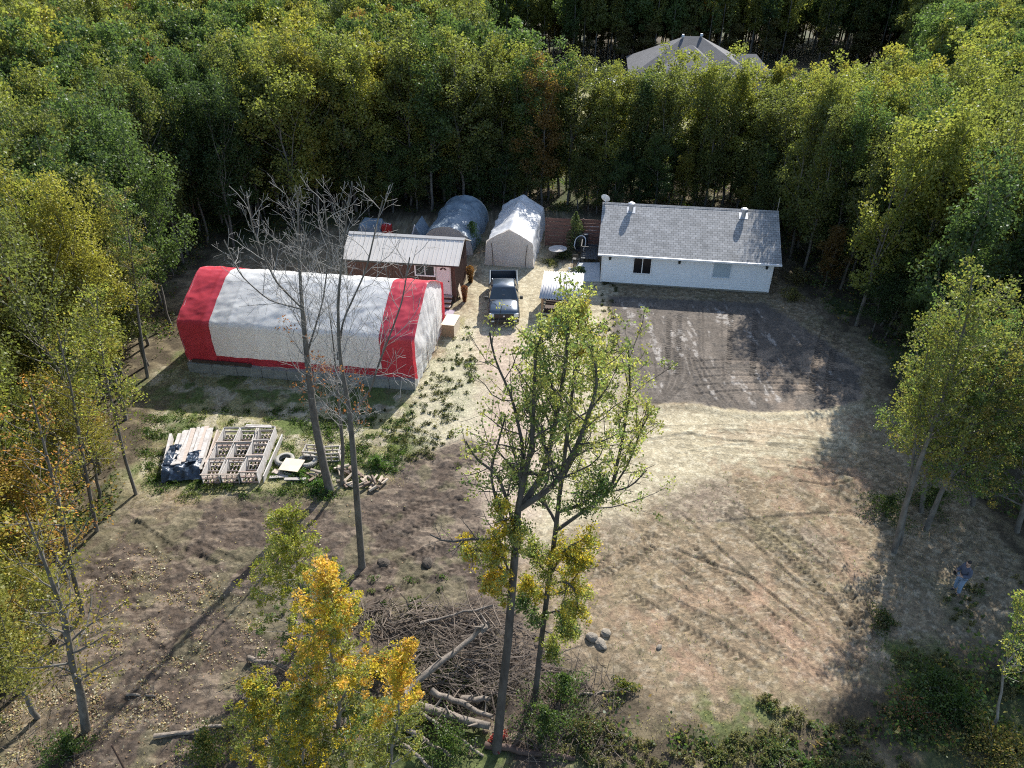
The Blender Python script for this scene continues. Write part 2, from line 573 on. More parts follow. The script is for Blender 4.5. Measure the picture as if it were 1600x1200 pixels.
    wq = sstep(-.18, .22, dp + (n3 - .5) * .5 + (n2 - .5) * .35)
    pd = np.ones(X.shape + (3,)) * np.array((.135, .115, .095))
    pd = mix(pd, (.175, .15, .125), sstep(.45, .62, n2) * .8); pd = mix(pd, (.06, .055, .05), sstep(.58, .7, n3) * .7)
    east = sstep(10.5, 17.5, X) * sstep(44, 37, Y)
    pd = mix(pd, (.24, .19, .145), east * sstep(.42, .6, n2))
    lime = sstep(.60, .68, fbm(X * 2.6 + Y * .15, Y * .42, 1.0, 4, 90)) * sstep(.42, .58, n3) * sstep(.3, 1.2, dp)
    pd = pd * (.82 + .36 * fbm(X * 4.5, Y * .5, 1.0, 3, 94))[..., None]
    pd = mix(pd, (.36, .33, .295), lime * .75)
    base = base * (1 - wq[..., None]) + pd * wq[..., None]
    # red clay smears
    for P, wd in RED:
        P = smooth_line(np.array([G(*p) for p in P]))
        d, s, sg, sel = line_st(X, Y, P, wd + 1.0)
        k = sstep(wd, wd * .1, d + (n2 - .5) * 2.2 + (n3 - .5) * 1.6) * .22
        base = mix(base, (.38, .235, .16), k)
    # greener corners
    for P in GRN:
        k = sstep(-.8, .8, sdist(X, Y, P) + warp * 1.3) * sstep(.4, .52, n2)
        base = mix(base, (.09, .115, .035), k * .85)
    # ruts and tread prints
    Zt = np.zeros(X.shape)
    for P, wd, per, dep, rib in track_list():
        P = smooth_line(P)
        d, s, sg, sel = line_st(X, Y, P, wd + .4)
        inside = sstep(wd * .5 + .05, wd * .5 - .03, d + (n3 - .5) * .08)
        edge = np.exp(-((d - wd * .55) / .06) ** 2)
        end = 1.0
        tread = .5 + .5 * np.sin((s + np.abs(sg) * .7) * 2 * PI / per)
        k = inside * sstep(.35, .5, n2 + .06)
        Zt += k * (-dep * 1.5 + rib * .05 * tread) + edge * .022 * sel
        base = base * (1 - (k * .55 * np.minimum(rib, 1) * (1 - tread))[..., None]) * (1 - (k * .10 * (rib < .1) * 2.5)[..., None])
    wash = (.93 + .30 * (n4 - .5) + .50 * (n3 - .5))[..., None]
    C = C * (1 - w[..., None]) + base * w[..., None] * wash
    grain = np.random.RandomState(3).rand(*X.shape)
    C = C * (.90 + .20 * grain[..., None])
    level = np.maximum(ws * (1 - wl), wq)
    amp = .9 * wl + .26 * (1 - wl)
    Zt = np.maximum(Zt, -.055)
    Z = Z * (1 - w) + w * ((n1 - .5) * .10 * (1 - level) + Zs * (amp * (1 - level) + .12 * level) + Zt)
    # spoil bank along the lower edge of the pad
    edge = np.exp(-((dp + .25) / .35) ** 2) * sstep(44, 40, Y)
    Z = Z + edge * .09 * w
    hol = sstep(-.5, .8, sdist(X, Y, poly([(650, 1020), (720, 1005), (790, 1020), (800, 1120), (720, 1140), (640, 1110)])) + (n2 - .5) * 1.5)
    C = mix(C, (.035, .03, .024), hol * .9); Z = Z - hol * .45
    return np.clip(C, .01, .8), Z


def graded(a, b, fine, lo, hi):
    mid = list(np.arange(a, b, fine))
    s = fine; x = a; left = []
    while x > lo:
        s = min(s * 1.09, 25); x -= s; left.append(x)
    s = fine; x = b; right = [b]
    while x < hi:
        s = min(s * 1.09, 25); x += s; right.append(x)
    return np.array(left[::-1] + mid + right)


gx = graded(-20.0, 22.0, 0.065, -700, 700)
gy = graded(11.0, 48.0, 0.065, -120, 1200)
GX, GY = np.meshgrid(gx, gy, indexing='ij')
GC, GZ = ground_fields(GX, GY)
gm, nt, out = newmat('ground_soil')
L = nt.links.new
at = nt.nodes.new('ShaderNodeAttribute'); at.attribute_name = 'gcol'
pr = nt.nodes.new('ShaderNodeBsdfPrincipled'); pr.inputs['Roughness'].default_value = .95; pr.inputs['Specular IOR Level'].default_value = .15
tc = nt.nodes.new('ShaderNodeTexCoord')
nz = nt.nodes.new('ShaderNodeTexNoise'); nz.inputs['Scale'].default_value = 9; nz.inputs['Detail'].default_value = 8; nz.inputs['Roughness'].default_value = .75
L(tc.outputs['Object'], nz.inputs['Vector'])
mr = nt.nodes.new('ShaderNodeMapRange'); mr.inputs[1].default_value = .3; mr.inputs[2].default_value = .7; mr.inputs[3].default_value = .58; mr.inputs[4].default_value = 1.38
L(nz.outputs[0], mr.inputs[0])
mu = nt.nodes.new('ShaderNodeMix'); mu.data_type = 'RGBA'; mu.blend_type = 'MULTIPLY'; mu.inputs[0].default_value = 1
L(at.outputs['Color'], mu.inputs[6]); L(mr.outputs[0], mu.inputs[7]); L(mu.outputs[2], pr.inputs['Base Color'])
bp = nt.nodes.new('ShaderNodeBump'); bp.inputs['Distance'].default_value = .07; bp.inputs['Strength'].default_value = .9
L(nz.outputs[0], bp.inputs['Height']); L(bp.outputs[0], pr.inputs['Normal']); L(pr.outputs[0], out.inputs[0])
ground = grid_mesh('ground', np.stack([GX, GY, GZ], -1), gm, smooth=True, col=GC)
tag(ground, 'bare tan and dark brown yard earth with tyre tracks amid woodland floor', 'ground', kind='structure')


def gz(x, y):
    i = int(np.clip(np.searchsorted(gx, x), 1, len(gx) - 1)); j = int(np.clip(np.searchsorted(gy, y), 1, len(gy) - 1))
    return float(GZ[i, j])


def on(px, py, dz=0.0):
    x, y = G(px, py)
    return (x, y, gz(x, y) + dz)
SR = R(-8.3)
M = {}
M['siding'] = pm('white_siding', (.82, .84, .86), (.76, .79, .82), 1.5, .5)
M['trim'] = pm('white_trim', (.8, .8, .8), (.72, .72, .72), 3, .5)
M['trim_old'] = pm('old_cream_trim', (.6, .58, .55), (.5, .47, .44), 3, .6)
M['dark'] = pm('dark_void', (.02, .02, .022), (.012, .012, .013), 3, .5)
M['glass'] = pm('window_glass', (.022, .02, .022), (.012, .012, .014), 2, .12, spec=.25)
M['blind'] = pm('window_blind', (.42, .5, .55), (.36, .44, .5), 3, .3)
M['black'] = pm('black_metal', (.02, .02, .02), (.03, .03, .03), 4, .4)
M['concrete'] = pm('cast_concrete', (.30, .29, .26), (.19, .185, .165), 1.8, .9, bump=.02, bscale=8)
M['slab'] = pm('pale_concrete_slab', (.50, .51, .50), (.42, .43, .43), 1.2, .85, bump=.004)
M['galv'] = pm('galvanised_vent', (.55, .56, .57), (.42, .43, .45), 5, .4, metal=.5)
M['wood'] = pm('weathered_board', (.50, .42, .36), (.36, .29, .24), 3, .8, bump=.004, stretch=(1, 8, 8))
M['wood_white'] = pm('whitewashed_board', (.52, .50, .47), (.34, .30, .27), 4, .8, bump=.004)
M['wood_red'] = pm('red_stained_board', (.40, .22, .17), (.50, .40, .34), 4, .8)
M['wood_dark'] = pm('dark_brown_board', (.09, .055, .04), (.05, .03, .022), 4, .8)
M['brown_wall'] = pm('dark_red_brown_siding', (.105, .052, .038), (.06, .032, .025), 2.5, .7, stretch=(3, 3, .5))
M['fence'] = pm('red_brown_fence_board', (.22, .105, .075), (.13, .065, .05), 3, .75, stretch=(.6, 3, 6))
M['tin'] = pm('dull_grey_sheet_roof', (.62, .575, .51), (.56, .515, .45), .8, .65)
M['tin_white'] = pm('bright_corrugated_sheet', (.56, .55, .55), (.44, .42, .41), 1.0, .5, metal=.1)
M['door'] = pm('off_white_door', (.76, .70, .69), (.70, .64, .63), 1, .5)
M['red_fab'] = pm('red_tarpaulin', (.58, .060, .080), (.48, .045, .06), 1.3, .36, trans=.22)
M['white_fab'] = pm('white_tarpaulin', (.80, .80, .77), (.74, .735, .70), .7, .4, trans=.38)
M['white_end'] = pm('white_end_sheet', (.82, .82, .80), (.74, .74, .72), .9, .45, trans=.3)
M['grey_fab'] = pm('pale_grey_shelter_cover', (.68, .63, .58), (.58, .53, .48), .9, .55, trans=.3)
M['white_roof_fab'] = pm('white_shelter_cover', (.84, .84, .83), (.74, .75, .77), 1.1, .4, trans=.35)
M['blue_fab'] = pm('faded_blue_grey_tarp', (.30, .36, .40), (.16, .21, .26), 1.4, .5, trans=.15)
M['blue_tarp'] = pm('dark_blue_tarp', (.045, .07, .11), (.015, .02, .03), 6, .3, bump=.05, bscale=7)
M['ply'] = pm('plywood', (.66, .56, .42), (.56, .46, .34), 2, .7)
M['ply_dark'] = pm('brown_plywood', (.33, .21, .13), (.27, .17, .10), 3, .7)
M['tyre_dusty'] = pm('dusty_tyre', (.34, .32, .28), (.22, .21, .18), 5, .9, bump=.02)
M['rubber'] = pm('black_rubber', (.025, .025, .025), (.04, .04, .04), 8, .85)
M['red_plastic'] = pm('red_plastic', (.5, .03, .03), (.35, .02, .02), 4, .4)
M['brass'] = pm('dark_lamp_bronze', (.05, .06, .05), (.03, .03, .03), 4, .4, metal=.6)


def brickmat(name, c1, c2, mortar, w, h, rough=.85):
    m, nt, out = newmat(name); L = nt.links.new
    tc = nt.nodes.new('ShaderNodeTexCoord')
    b = nt.nodes.new('ShaderNodeTexBrick')
    b.inputs['Scale'].default_value = 1.0
    b.inputs['Brick Width'].default_value = w; b.inputs['Row Height'].default_value = h
    b.inputs['Mortar Size'].default_value = .012; b.inputs['Mortar Smooth'].default_value = .3
    b.inputs['Color1'].default_value = (*c1, 1); b.inputs['Color2'].default_value = (*c2, 1); b.inputs['Mortar'].default_value = (*mortar, 1)
    L(tc.outputs['Object'], b.inputs['Vector'])
    n = nt.nodes.new('ShaderNodeTexNoise'); n.inputs['Scale'].default_value = 1.1; n.inputs['Detail'].default_value = 8; n.inputs['Roughness'].default_value = .7
    L(tc.outputs['Object'], n.inputs['Vector'])
    mr = nt.nodes.new('ShaderNodeMapRange'); mr.inputs[1].default_value = .3; mr.inputs[2].default_value = .7; mr.inputs[3].default_value = .72; mr.inputs[4].default_value = 1.2
    L(n.outputs[0], mr.inputs[0])
    x = nt.nodes.new('ShaderNodeMix'); x.data_type = 'RGBA'; x.blend_type = 'MULTIPLY'; x.inputs[0].default_value = 1
    L(b.outputs[0], x.inputs[6]); L(mr.outputs[0], x.inputs[7])
    p = nt.nodes.new('ShaderNodeBsdfPrincipled'); p.inputs['Roughness'].default_value = rough
    L(x.outputs[2], p.inputs['Base Color'])
    bu = nt.nodes.new('ShaderNodeBump'); bu.inputs['Distance'].default_value = .015
    L(b.outputs['Fac'], bu.inputs['Height']); bu.invert = True
    L(bu.outputs[0], p.inputs['Normal']); L(p.outputs[0], out.inputs[0])
    return m


M['shingle'] = brickmat('weathered_grey_shingles', (.37, .36, .345), (.26, .255, .245), (.13, .13, .13), .33, .2)
M['shingle_far'] = brickmat('grey_brown_shingles', (.10, .10, .105), (.08, .08, .085), (.05, .05, .05), .33, .17)


def window(parent, x0, x1, z0, z1, y, panes=2, fr=.07, mf='trim', mg='glass', dep=.05):
    """window on a wall that faces -y, proud of it by dep"""
    b = MB()
    b.box(x0 - fr, x1 + fr, y - dep, y + .03, z1, z1 + fr); b.box(x0 - fr, x1 + fr, y - dep - .02, y + .03, z0 - fr, z0)
    b.box(x0 - fr, x0, y - dep, y + .03, z0, z1); b.box(x1, x1 + fr, y - dep, y + .03, z0, z1)
    for k in range(1, panes):
        xm = x0 + (x1 - x0) * k / panes
        b.box(xm - .03, xm + .03, y - dep + .01, y + .03, z0, z1)
    f = b.build('window', M[mf], parent)
    for k in range(panes):
        a = x0 + (x1 - x0) * k / panes + (.03 if k else 0); c = x0 + (x1 - x0) * (k + 1) / panes - (.03 if k < panes - 1 else 0)
        MB().box(a, c, y - dep + .025, y + .02, z0, z1).build('pane', M[mg], f)
    return f


# ---------------------------------------------------------------- white bungalow
hx, hy = G(938, 442)
HL, HW, HH, HR = 11.55, 7.8, 2.5, 4.42
house = thing('bungalow', 'long white bungalow with weathered grey shingle roof beside the dark levelled pad', 'house', (hx, hy, 0), SR)
b = MB()
b.box(0, HL, 0, HW, .12, HH)
b.add([(0, 0, HH), (0, HW, HH), (0, HW / 2, HR - .15)], [(0, 1, 2)]); b.add([(HL, 0, HH), (HL, HW, HH), (HL, HW / 2, HR - .15)], [(0, 2, 1)])
n = 13
for k in range(n):                                   # lapped boards
    z0 = .14 + k * (HH - .16) / n; z1 = z0 + (HH - .16) / n
    for (p, q, nx, ny) in (((0, 0), (HL, 0), 0, -1), ((HL, 0), (HL, HW), 1, 0), ((HL, HW), (0, HW), 0, 1), ((0, HW), (0, 0), -1, 0)):
        o1, o2 = .028, .006
        v = [(p[0] + nx * o1, p[1] + ny * o1, z0), (q[0] + nx * o1, q[1] + ny * o1, z0), (q[0] + nx * o2, q[1] + ny * o2, z1), (p[0] + nx * o2, p[1] + ny * o2, z1)]
        w = [(p[0], p[1], z0), (q[0], q[1], z0)]
        b.add(v + w, [(0, 1, 2, 3), (4, 5, 1, 0)])
b.build('wall', M['siding'], house)
MB().box(.02, HL - .02, .02, HW - .02, -.3, .12).build('foundation', M['concrete'], house)
for (x, y) in ((-.03, -.03), (HL - .09, -.03), (-.03, HW - .09), (HL - .09, HW - .09)):
    MB().box(x, x + .12, y, y + .12, .1, HH).build('corner_trim', M['trim'], house)
# roof: two slopes, each a mesh in its own plane so the shingle courses follow it
sl = math.atan2(HR - HH, HW / 2); ov = .38; ovx = (.3, .42)
slen = (HW / 2 + ov) / math.cos(sl)
ze = HH + .03 - ov * math.tan(sl)
for side in (0, 1):
    r = MB(); ns = 60
    xs = np.linspace(-ovx[0], HL + ovx[1], 40); rng_ = np.random.RandomState(side)
    r.box(-ovx[0] if side == 0 else -(HL + ovx[1]), HL + ovx[1] if side == 0 else ovx[0], 0, slen, -.06, .04)
    ro = r.build('roof', M['shingle'], house)
    if side == 0:
        ro.location = (0, -ov, ze); ro.rotation_euler = (sl, 0, 0)
    else:
        ro.location = (0, HW + ov, ze); ro.rotation_euler = (sl, 0, PI)
rz = ze + slen * math.sin(sl)
b = MB(); b.loft([[(x, HW / 2 - .16, rz - .02), (x, HW / 2, rz + .075), (x, HW / 2 + .16, rz - .02), (x, HW / 2, rz + .03)] for x in (-ovx[0] - .01, HL + ovx[1] + .01)])
b.build('ridge_cap', M['shingle'], house, fix=True)
MB().box(-ovx[0], HL + ovx[1], -ov - .13, -ov - .012, ze - .07, ze + .045).build('gutter', M['trim'], house); MB().box(-ovx[0], HL + ovx[1], HW + ov + .012, HW + ov + .13, ze - .07, ze + .045).build('gutter', M['trim'], house)
b = MB(); b.box(-ovx[0] + .02, HL + ovx[1] - .02, -ov + .02, -.03, ze - .05, ze - .02); b.box(-ovx[0] + .02, HL + ovx[1] - .02, HW + .03, HW + ov - .02, ze - .05, ze - .02)
b.build('soffit', M['trim'], house)
window(house, 2.22, 3.38, .98, 2.16, -.03, 2)
window(house, 7.62, 8.78, 1.02, 2.12, -.03, 1, .05, 'siding', 'blind')
for x in (.55, 5.28, 11.1):
    l = MB(); l.box(x - .06, x + .06, -.05, -.028, 1.93, 2.18); l.cyl(x, -.14, 1.88, 2.12, .07, .11, 6); l.cyl(x, -.14, 2.125, 2.21, .12, .02, 6)
    lo = l.build('wall_lamp', M['brass'], house)
    MB().cyl(x, -.13, 1.88, 1.928, .03, .03, 6).build('lamp_finial', M['black'], lo)
for x, label in ((1.75, 1), (9.55, 2)):
    y = HW / 2 - .55; zb = rz - .55 * math.tan(sl)
    v = MB(); v.cyl(x, y, zb - .1, zb + .32, .155, .155, 16); v.cyl(x, y, zb + .32, zb + .36, .16, .25, 16); v.cyl(x, y, zb + .36, zb + .56, .25, .25, 16); v.cyl(x, y, zb + .56, zb + .63, .25, .12, 16)
    vo = v.build('roof_vent', M['galv'], house)
    f = MB().box(-.3, .3, -.3, .3, 0, .015).build('flashing', M['galv'], vo)
    f.location = (x, y, zb + .045); f.rotation_euler = (sl, 0, 0)
an = MB(); an.tube([(HL + .2, HW / 2 - .6, rz - .3), (HL + .2, HW / 2 - .55, rz + 1.2)], .012, 5); an.build('antenna', M['galv'], house)
d = MB()
prof = [(0.0, -.09), (.12, -.075), (.24, -.04), (.34, .0), (.335, .012), (.24, -.025), (.12, -.06), (0.001, -.075)]
Md = Matrix.Translation((-.12, HW / 2 - .15, rz + .42)) @ Matrix.Rotation(R(-62), 4, 'X') @ Matrix.Rotation(R(20), 4, 'Y')
d.lathe(prof, n=20, M=Md); d.tube([(-.12, HW / 2 + .0, rz + .05), (-.12, HW / 2, rz + .4)], .03, 6); d.tube([(-.12, HW / 2 - .2, rz + .3), (-.12, HW / 2 - .62, rz + .2)], .015, 5)
d.build('satellite_dish', M['trim'], house, smooth=False, fix=True)

# ---------------------------------------------------------------- brown cabin
cx, cy = G(713, 473)
CL, CW, CH, CR = 7.35, 3.7, 2.95, 3.85
ca, sa = math.cos(SR), math.sin(SR)
cabin = thing('cabin', 'dark brown wooden cabin with pale metal roof behind the striped tent', 'cabin', (cx - CL * ca, cy - CL * sa, 0), SR)
b = MB(); b.box(0, CL, 0, CW, .45, CH)
b.add([(0, 0, CH), (0, CW, CH), (0, CW / 2, CR - .1)], [(0, 1, 2)]); b.add([(CL, 0, CH), (CL, CW, CH), (CL, CW / 2, CR - .1)], [(0, 2, 1)])
for k in range(37):
    x = k * CL / 36
    b.box(x - .02, x + .02, -.022, 0, .45, CH - .02)
for k in range(19):
    y = k * CW / 18
    b.box(CL, CL + .022, y - .02, y + .02, .45, CH - .02)
b.build('wall', M['brown_wall'], cabin)
b = MB(); b.box(.05, CL - .05, .06, CW - .05, -.2, .45); b.build('skirting', M['wood_dark'], cabin)
csl = math.atan2(CR - CH, CW / 2); cov = .3; csn = (CW / 2 + cov) / math.cos(csl); cze = CH + .03 - cov * math.tan(csl)
for side in (0, 1):
    r = MB(); x0, x1 = (-.3, CL + .35) if side == 0 else (-CL - .35, .3)
    r.box(x0, x1, 0, csn, -.04, .0)
    nn = int((x1 - x0) / .3)
    for k in range(nn + 1):
        x = x0 + .02 + k * (x1 - x0 - .04) / nn
        r.box(x - .018, x + .018, .001, csn - .001, 0, .022)
    ro = r.build('roof', M['tin'], cabin)
    ro.location = (0, -cov, cze) if side == 0 else (0, CW + cov, cze); ro.rotation_euler = (csl, 0, 0 if side == 0 else PI)
crz = cze + csn * math.sin(csl)
b = MB(); b.loft([[(x, CW / 2 - .2, crz - .05), (x, CW / 2, crz + .06), (x, CW / 2 + .2, crz - .05), (x, CW / 2, crz + .01)] for x in (-.31, CL + .36)]); b.build('ridge_cap', M['tin'], cabin, fix=True)
b = MB(); b.box(-.3, CL + .35, -cov - .03, -cov - .003, cze - .1, cze + .01)
b.build('fascia', M['black'], cabin)
window(cabin, 4.72, 5.95, 1.95, 2.6, -.022, 2, .09, 'trim')
# door with fan light, frame, handle
dx0, dx1, dz0, dz1 = 6.15, 7.0, .62, 2.72
b = MB(); b.box(dx0, dx1, -.06, .0, dz0, dz1)
for (a, c, e, f) in ((.12, .38, .25, .8), (.47, .73, .25, .8), (.12, .38, .95, 1.5), (.47, .73, .95, 1.5)):
    b.box(dx0 + a, dx0 + c, -.07, -.06, dz0 + e, dz0 + f)
door = b.build('door', M['door'], cabin)
b = MB()
for k in range(5):
    a0, a1 = PI * (k + .08) / 5, PI * (k + .92) / 5; cxm, czm = (dx0 + dx1) / 2, dz1 - .34
    pts = [(cxm + r_ * math.cos(a), -.064, czm + r_ * .85 * math.sin(a)) for (r_, a) in ((.09, a0), (.23, a0), (.23, a1), (.09, a1))]
    b.add(pts, [(3, 2, 1, 0)])
b.build('fan_light', M['glass'], door)
MB().cyl(dx1 - .09, -.1, dz0 + .95, dz0 + 1.02, .035, n=8).build('door_handle', M['brass'], door)
b = MB(); b.box(dx0 - .09, dx0 - .003, -.075, -.022, dz0 - .02, dz1 + .09); b.box(dx1 + .003, dx1 + .09, -.075, -.022, dz0 - .02, dz1 + .09); b.box(dx0 - .003, dx1 + .003, -.075, -.022, dz1 + .003, dz1 + .09)
b.build('door_frame', M['trim_old'], cabin)
st = thing('door_steps', 'low brown wooden steps leading up to the cabin door', 'steps', cabin.matrix_basis @ Vector((0, 0, 0)), SR)
st.location = (cx - CL * ca, cy - CL * sa, 0)
for k in range(3):
    b = MB(); z = .58 - .18 * k; y = -.06 - .34 * (k + 1)
    b.box(dx0 - .15, dx1 + .15, y, y + .34, z - .05, z)
    b.build('tread', M['wood'], st)
    MB().box(dx0 - .12, dx1 + .12, y + .05, y + .09, -.05, z - .05).build('riser', M['wood_dark'], st)
mat_ = MB().box(dx0 - .3, dx1 + .5, -1.85, -1.12, -.02, .05).build('step_platform', pm('mauve_painted_board', (.32, .26, .30), (.25, .2, .24), 3, .7), st)
bd = MB().box(-.3, .3, -.02, .02, 0, 1.15).build('leaning_board', M['ply'])
tag(bd, 'pale board leaning against the end wall of the brown cabin', 'board')
e = cabin.matrix_basis
bx, by = cx + .32, cy + .85
bd.location = (bx, by, 0); bd.rotation_euler = (R(-14), 0, R(80)); bd.scale = (1, 1, 1)

# ---------------------------------------------------------------- striped tent on concrete blocks
tx, ty = G(295.5, 581)
TL, TW = 13.5, 7.3
tent = thing('fabric_tent', 'big red and white striped storage tent standing on concrete blocks', 'tent', (tx, ty, 0), SR)


def chaikin(P, n=2, closed=False):
    P = [np.array(p, float) for p in P]
    for _ in range(n):
        Q = [P[0]]
        for i in range(len(P) - 1):
            Q.append(P[i] * .91 + P[i + 1] * .09); Q.append(P[i] * .09 + P[i + 1] * .91)
        Q.append(P[-1]); P = Q
    return np.array(P)


tp = chaikin([(.22, .66), (.12, 2.0), (.16, 3.22), (1.4, 3.95), (3.0, 4.72), (3.65, 4.90), (4.3, 4.72), (5.9, 3.95), (7.14, 3.22), (7.18, 2.0), (7.08, .1)], 2)
sl_ = np.concatenate([[0], np.cumsum(np.hypot(*np.diff(tp, axis=0).T))])
ss = np.linspace(0, sl_[-1], 170)
prof = np.stack([np.interp(ss, sl_, tp[:, 0]), np.interp(ss, sl_, tp[:, 1])], 1)


def cover(x0, x1, name, mat, off=0.0, s0=0, s1=170, shear=0.0, wr=1.0):
    nx = max(3, int((x1 - x0) / .09))
    xs = np.linspace(x0, x1, nx); pr = prof[s0:s1]
    tg = np.gradient(pr, axis=0); nrm = np.stack([-tg[:, 1], tg[:, 0]], 1); nrm /= np.linalg.norm(nrm, axis=1, keepdims=True)
    nrm = -nrm if nrm[len(nrm) // 2][1] < 0 and s1 - s0 > 60 else nrm
    if s1 - s0 <= 60: nrm = np.where(nrm[:, :1] > 0, -nrm, nrm) if pr[0][0] < 3 else nrm
    XX, SS = np.meshgrid(xs, ss[s0:s1], indexing='ij')
    ph = (XX / 1.5) % 1.0
    sag = -.035 * np.sin(PI * ph) ** .8
    seam = .02 * np.exp(-((np.minimum(ph, 1 - ph)) / .03) ** 2)
    w = (fbm(XX * .5 + SS * .5, SS * 1.6 - XX * .9, 1.0, 4, 3) - .5) * .05 + (fbm(XX * 1.2 - SS * 1.6, SS * .9 + XX * .5, 1.0, 3, 8) - .5) * .07
    w2 = np.abs(fbm(XX * .9 + SS, SS - XX * .4, 1.0, 3, 13) - .5) * -.09 - np.abs(fbm(XX * 2.2 - SS * 1.4, SS * .8 + XX * .3, 1.0, 2, 17) - .5) * .07
    hgt = (sag + seam + (w + w2) * wr) + off
    P = np.zeros(XX.shape + (3,))
    P[..., 0] = XX; P[..., 1] = pr[None, :, 0] + nrm[None, :, 0] * hgt; P[..., 2] = pr[None, :, 1] + nrm[None, :, 1] * hgt
    o = grid_mesh(name, P, mat, tent)
    return o


for (x0, x1, mt, nm) in ((-.02, 1.86, 'red_fab', 'red_panel'), (1.80, 11.72, 'white_fab', 'white_panel'), (11.62, 13.62, 'red_fab', 'red_panel')):
    c = cover(x0, x1, nm, M[mt], .012 if nm == 'red_panel' else 0)
    if nm == 'red_panel': c['label'] = 'bright red tarpaulin band'
    else: c['label'] = 'white tarpaulin middle panel'
cover(1.86, 11.62, 'red_hem', M['red_fab'], .014, 0, 7, wr=1.0)


def tent_end(x, sgn):
    rr = np.linspace(1, 0, 26); cz = np.array([3.65, .02])
    P = np.zeros((len(rr), len(prof), 3))
    for i, r in enumerate(rr):
        pe = prof.copy(); pe[:5, 1] = [.0, .2, .4, .6, .85]
        q = cz + (pe - cz) * r
        bl = .35 * (1 - r ** 2.2) * np.clip((q[:, 1] + .4) / 2.5, 0, 1)
        fo = (fbm(q[:, 0] * 2.4, q[:, 1] * .6, 1.0, 4, 21) - .5) * .34 * (1 - r * .7) + (fbm(q[:, 0] * 1.0 + q[:, 1], q[:, 1] * 2.6, 1.0, 3, 28) - .5) * .16 * (1 - r * .6)
        P[i, :, 0] = x + sgn * (bl + fo); P[i, :, 1] = q[:, 0]; P[i, :, 2] = q[:, 1]
    e = grid_mesh('end_sheet', P, M['white_end'], tent); return e


tent_end(13.45, 1); tent_end(.06, -1)
for y in (2.5, 4.6):
    MB().tube([(13.67, y, .0), (13.64, y, 1.3)], .03, 6).build('tie_post', M['wood'], tent)
# nine blocks along the front
blk = MB(); blk.box(.012, 1.488, 0, .62, 0, .62)
blk.box(.12, 1.38, .06, .56, .62, .655)
b0 = blk.build('concrete_block', M['concrete'], None, bevel=.03)
ords = ['first', 'second', 'third', 'fourth', 'middle', 'fourth', 'third', 'second', 'last']
names = ['grey concrete block at the left end of the row under the tent', 'second concrete block of the row under the tent, below the brown beam', 'third concrete block of the row under the tent, below the brown beam',
         'fourth concrete block under the tent, just left of the bare trunks', 'fifth and middle concrete block under the tent, behind the bare trunk', 'concrete block under the tent, fourth from the red and white corner',
         'concrete block under the tent, third from the red and white corner', 'concrete block under the tent, next to last before the white end sheet', 'concrete block carrying the tent corner beside the white end sheet']
for k in range(9):
    o = b0 if k == 0 else b0.copy()
    if k: COL.objects.link(o)
    o.location = (tx + k * 1.5 * ca + .02 * sa, ty + k * 1.5 * sa, -.02 + .012 * ((k * 7) % 3))
    o.rotation_euler = (0, 0, SR + R([.4, -.6, .2, .8, -.3, .5, -.8, .3, 0][k]))
    tag(o, names[k], 'concrete block', 'concrete blocks under the striped tent')
bm_ = MB().box(0, 3.6, -.06, .06, 0, .16).build('timber_beam', M['wood_dark'])
bm_.location = (tx + .35 * ca, ty + .35 * sa + .1, .68); bm_.rotation_euler = (0, 0, SR + R(-.5))
tag(bm_, 'dark brown timber beam lying on the blocks along the tent hem', 'beam')

# ---------------------------------------------------------------- white garage tent
g0 = G(758, 414); SR2 = R(-8.6)
gar = thing('garage_tent', 'white peaked garage tent with closed grey door sheet behind the truck', 'tent', (g0[0], g0[1], 0), SR2)
GW, GL, GE, GP = 3.65, 7.3, 1.95, 2.95
gp = np.array([(-.05, 0), (.02, 1.0), (.12, GE), (GW / 2, GP), (GW - .12, GE), (GW - .02, 1.0), (GW + .05, 0)])
gs = np.concatenate([[0], np.cumsum(np.hypot(*np.diff(gp, axis=0).T))]); gss = np.linspace(0, gs[-1], 60)
gpr = np.stack([np.interp(gss, gs, gp[:, 0]), np.interp(gss, gs, gp[:, 1])], 1)
ys = np.linspace(0, GL, 80)
YY, S2 = np.meshgrid(ys, gss, indexing='ij')
ctr = np.array([GW / 2, .8]); nr = gpr - ctr; nr /= np.linalg.norm(nr, axis=1, keepdims=True)
h_ = -.07 * np.sin(PI * ((YY / 1.82) % 1.0)) ** .8 + (fbm(YY * 1.1 + S2 * .7, S2 * 1.3 - YY * .4, 1.0, 4, 33) - .5) * .22 - np.abs(fbm(YY * .8 - S2 * 1.1, S2 + YY, 1.0, 3, 36) - .5) * .16
P = np.zeros(YY.shape + (3,)); P[..., 1] = YY; P[..., 0] = gpr[None, :, 0] + nr[None, :, 0] * h_; P[..., 2] = np.maximum(gpr[None, :, 1] + nr[None, :, 1] * h_, -.03)
grid_mesh('cover', P, M['white_roof_fab'], gar)
for y, s in ((.02, -1), (GL - .02, 1)):
    rr = np.linspace(1, 0, 18); P = np.zeros((18, 60, 3))
    for i, r in enumerate(rr):
        q = ctr * np.array([1, .02]) + (gpr - ctr * np.array([1, .02])) * r
        P[i, :, 0] = q[:, 0]; P[i, :, 2] = q[:, 1]
        P[i, :, 1] = y + s * (.06 * (1 - r) + (fbm(q[:, 0] * 1.2, q[:, 1] * 2.2, 1.0, 3, 40) - .5) * .18 * (1 - r))
    grid_mesh('end_sheet', P, M['grey_fab'], gar)
for pts in ([(.62, -.12, .1), (.60, -.10, 1.0), (.52, -.04, 1.78)], [(GW - .62, -.12, .1), (GW - .58, -.10, 1.0), (GW - .5, -.04, 1.78)]):
    MB().tube(pts, .025, 5).build('zip_strip', M['wood_dark'], gar)

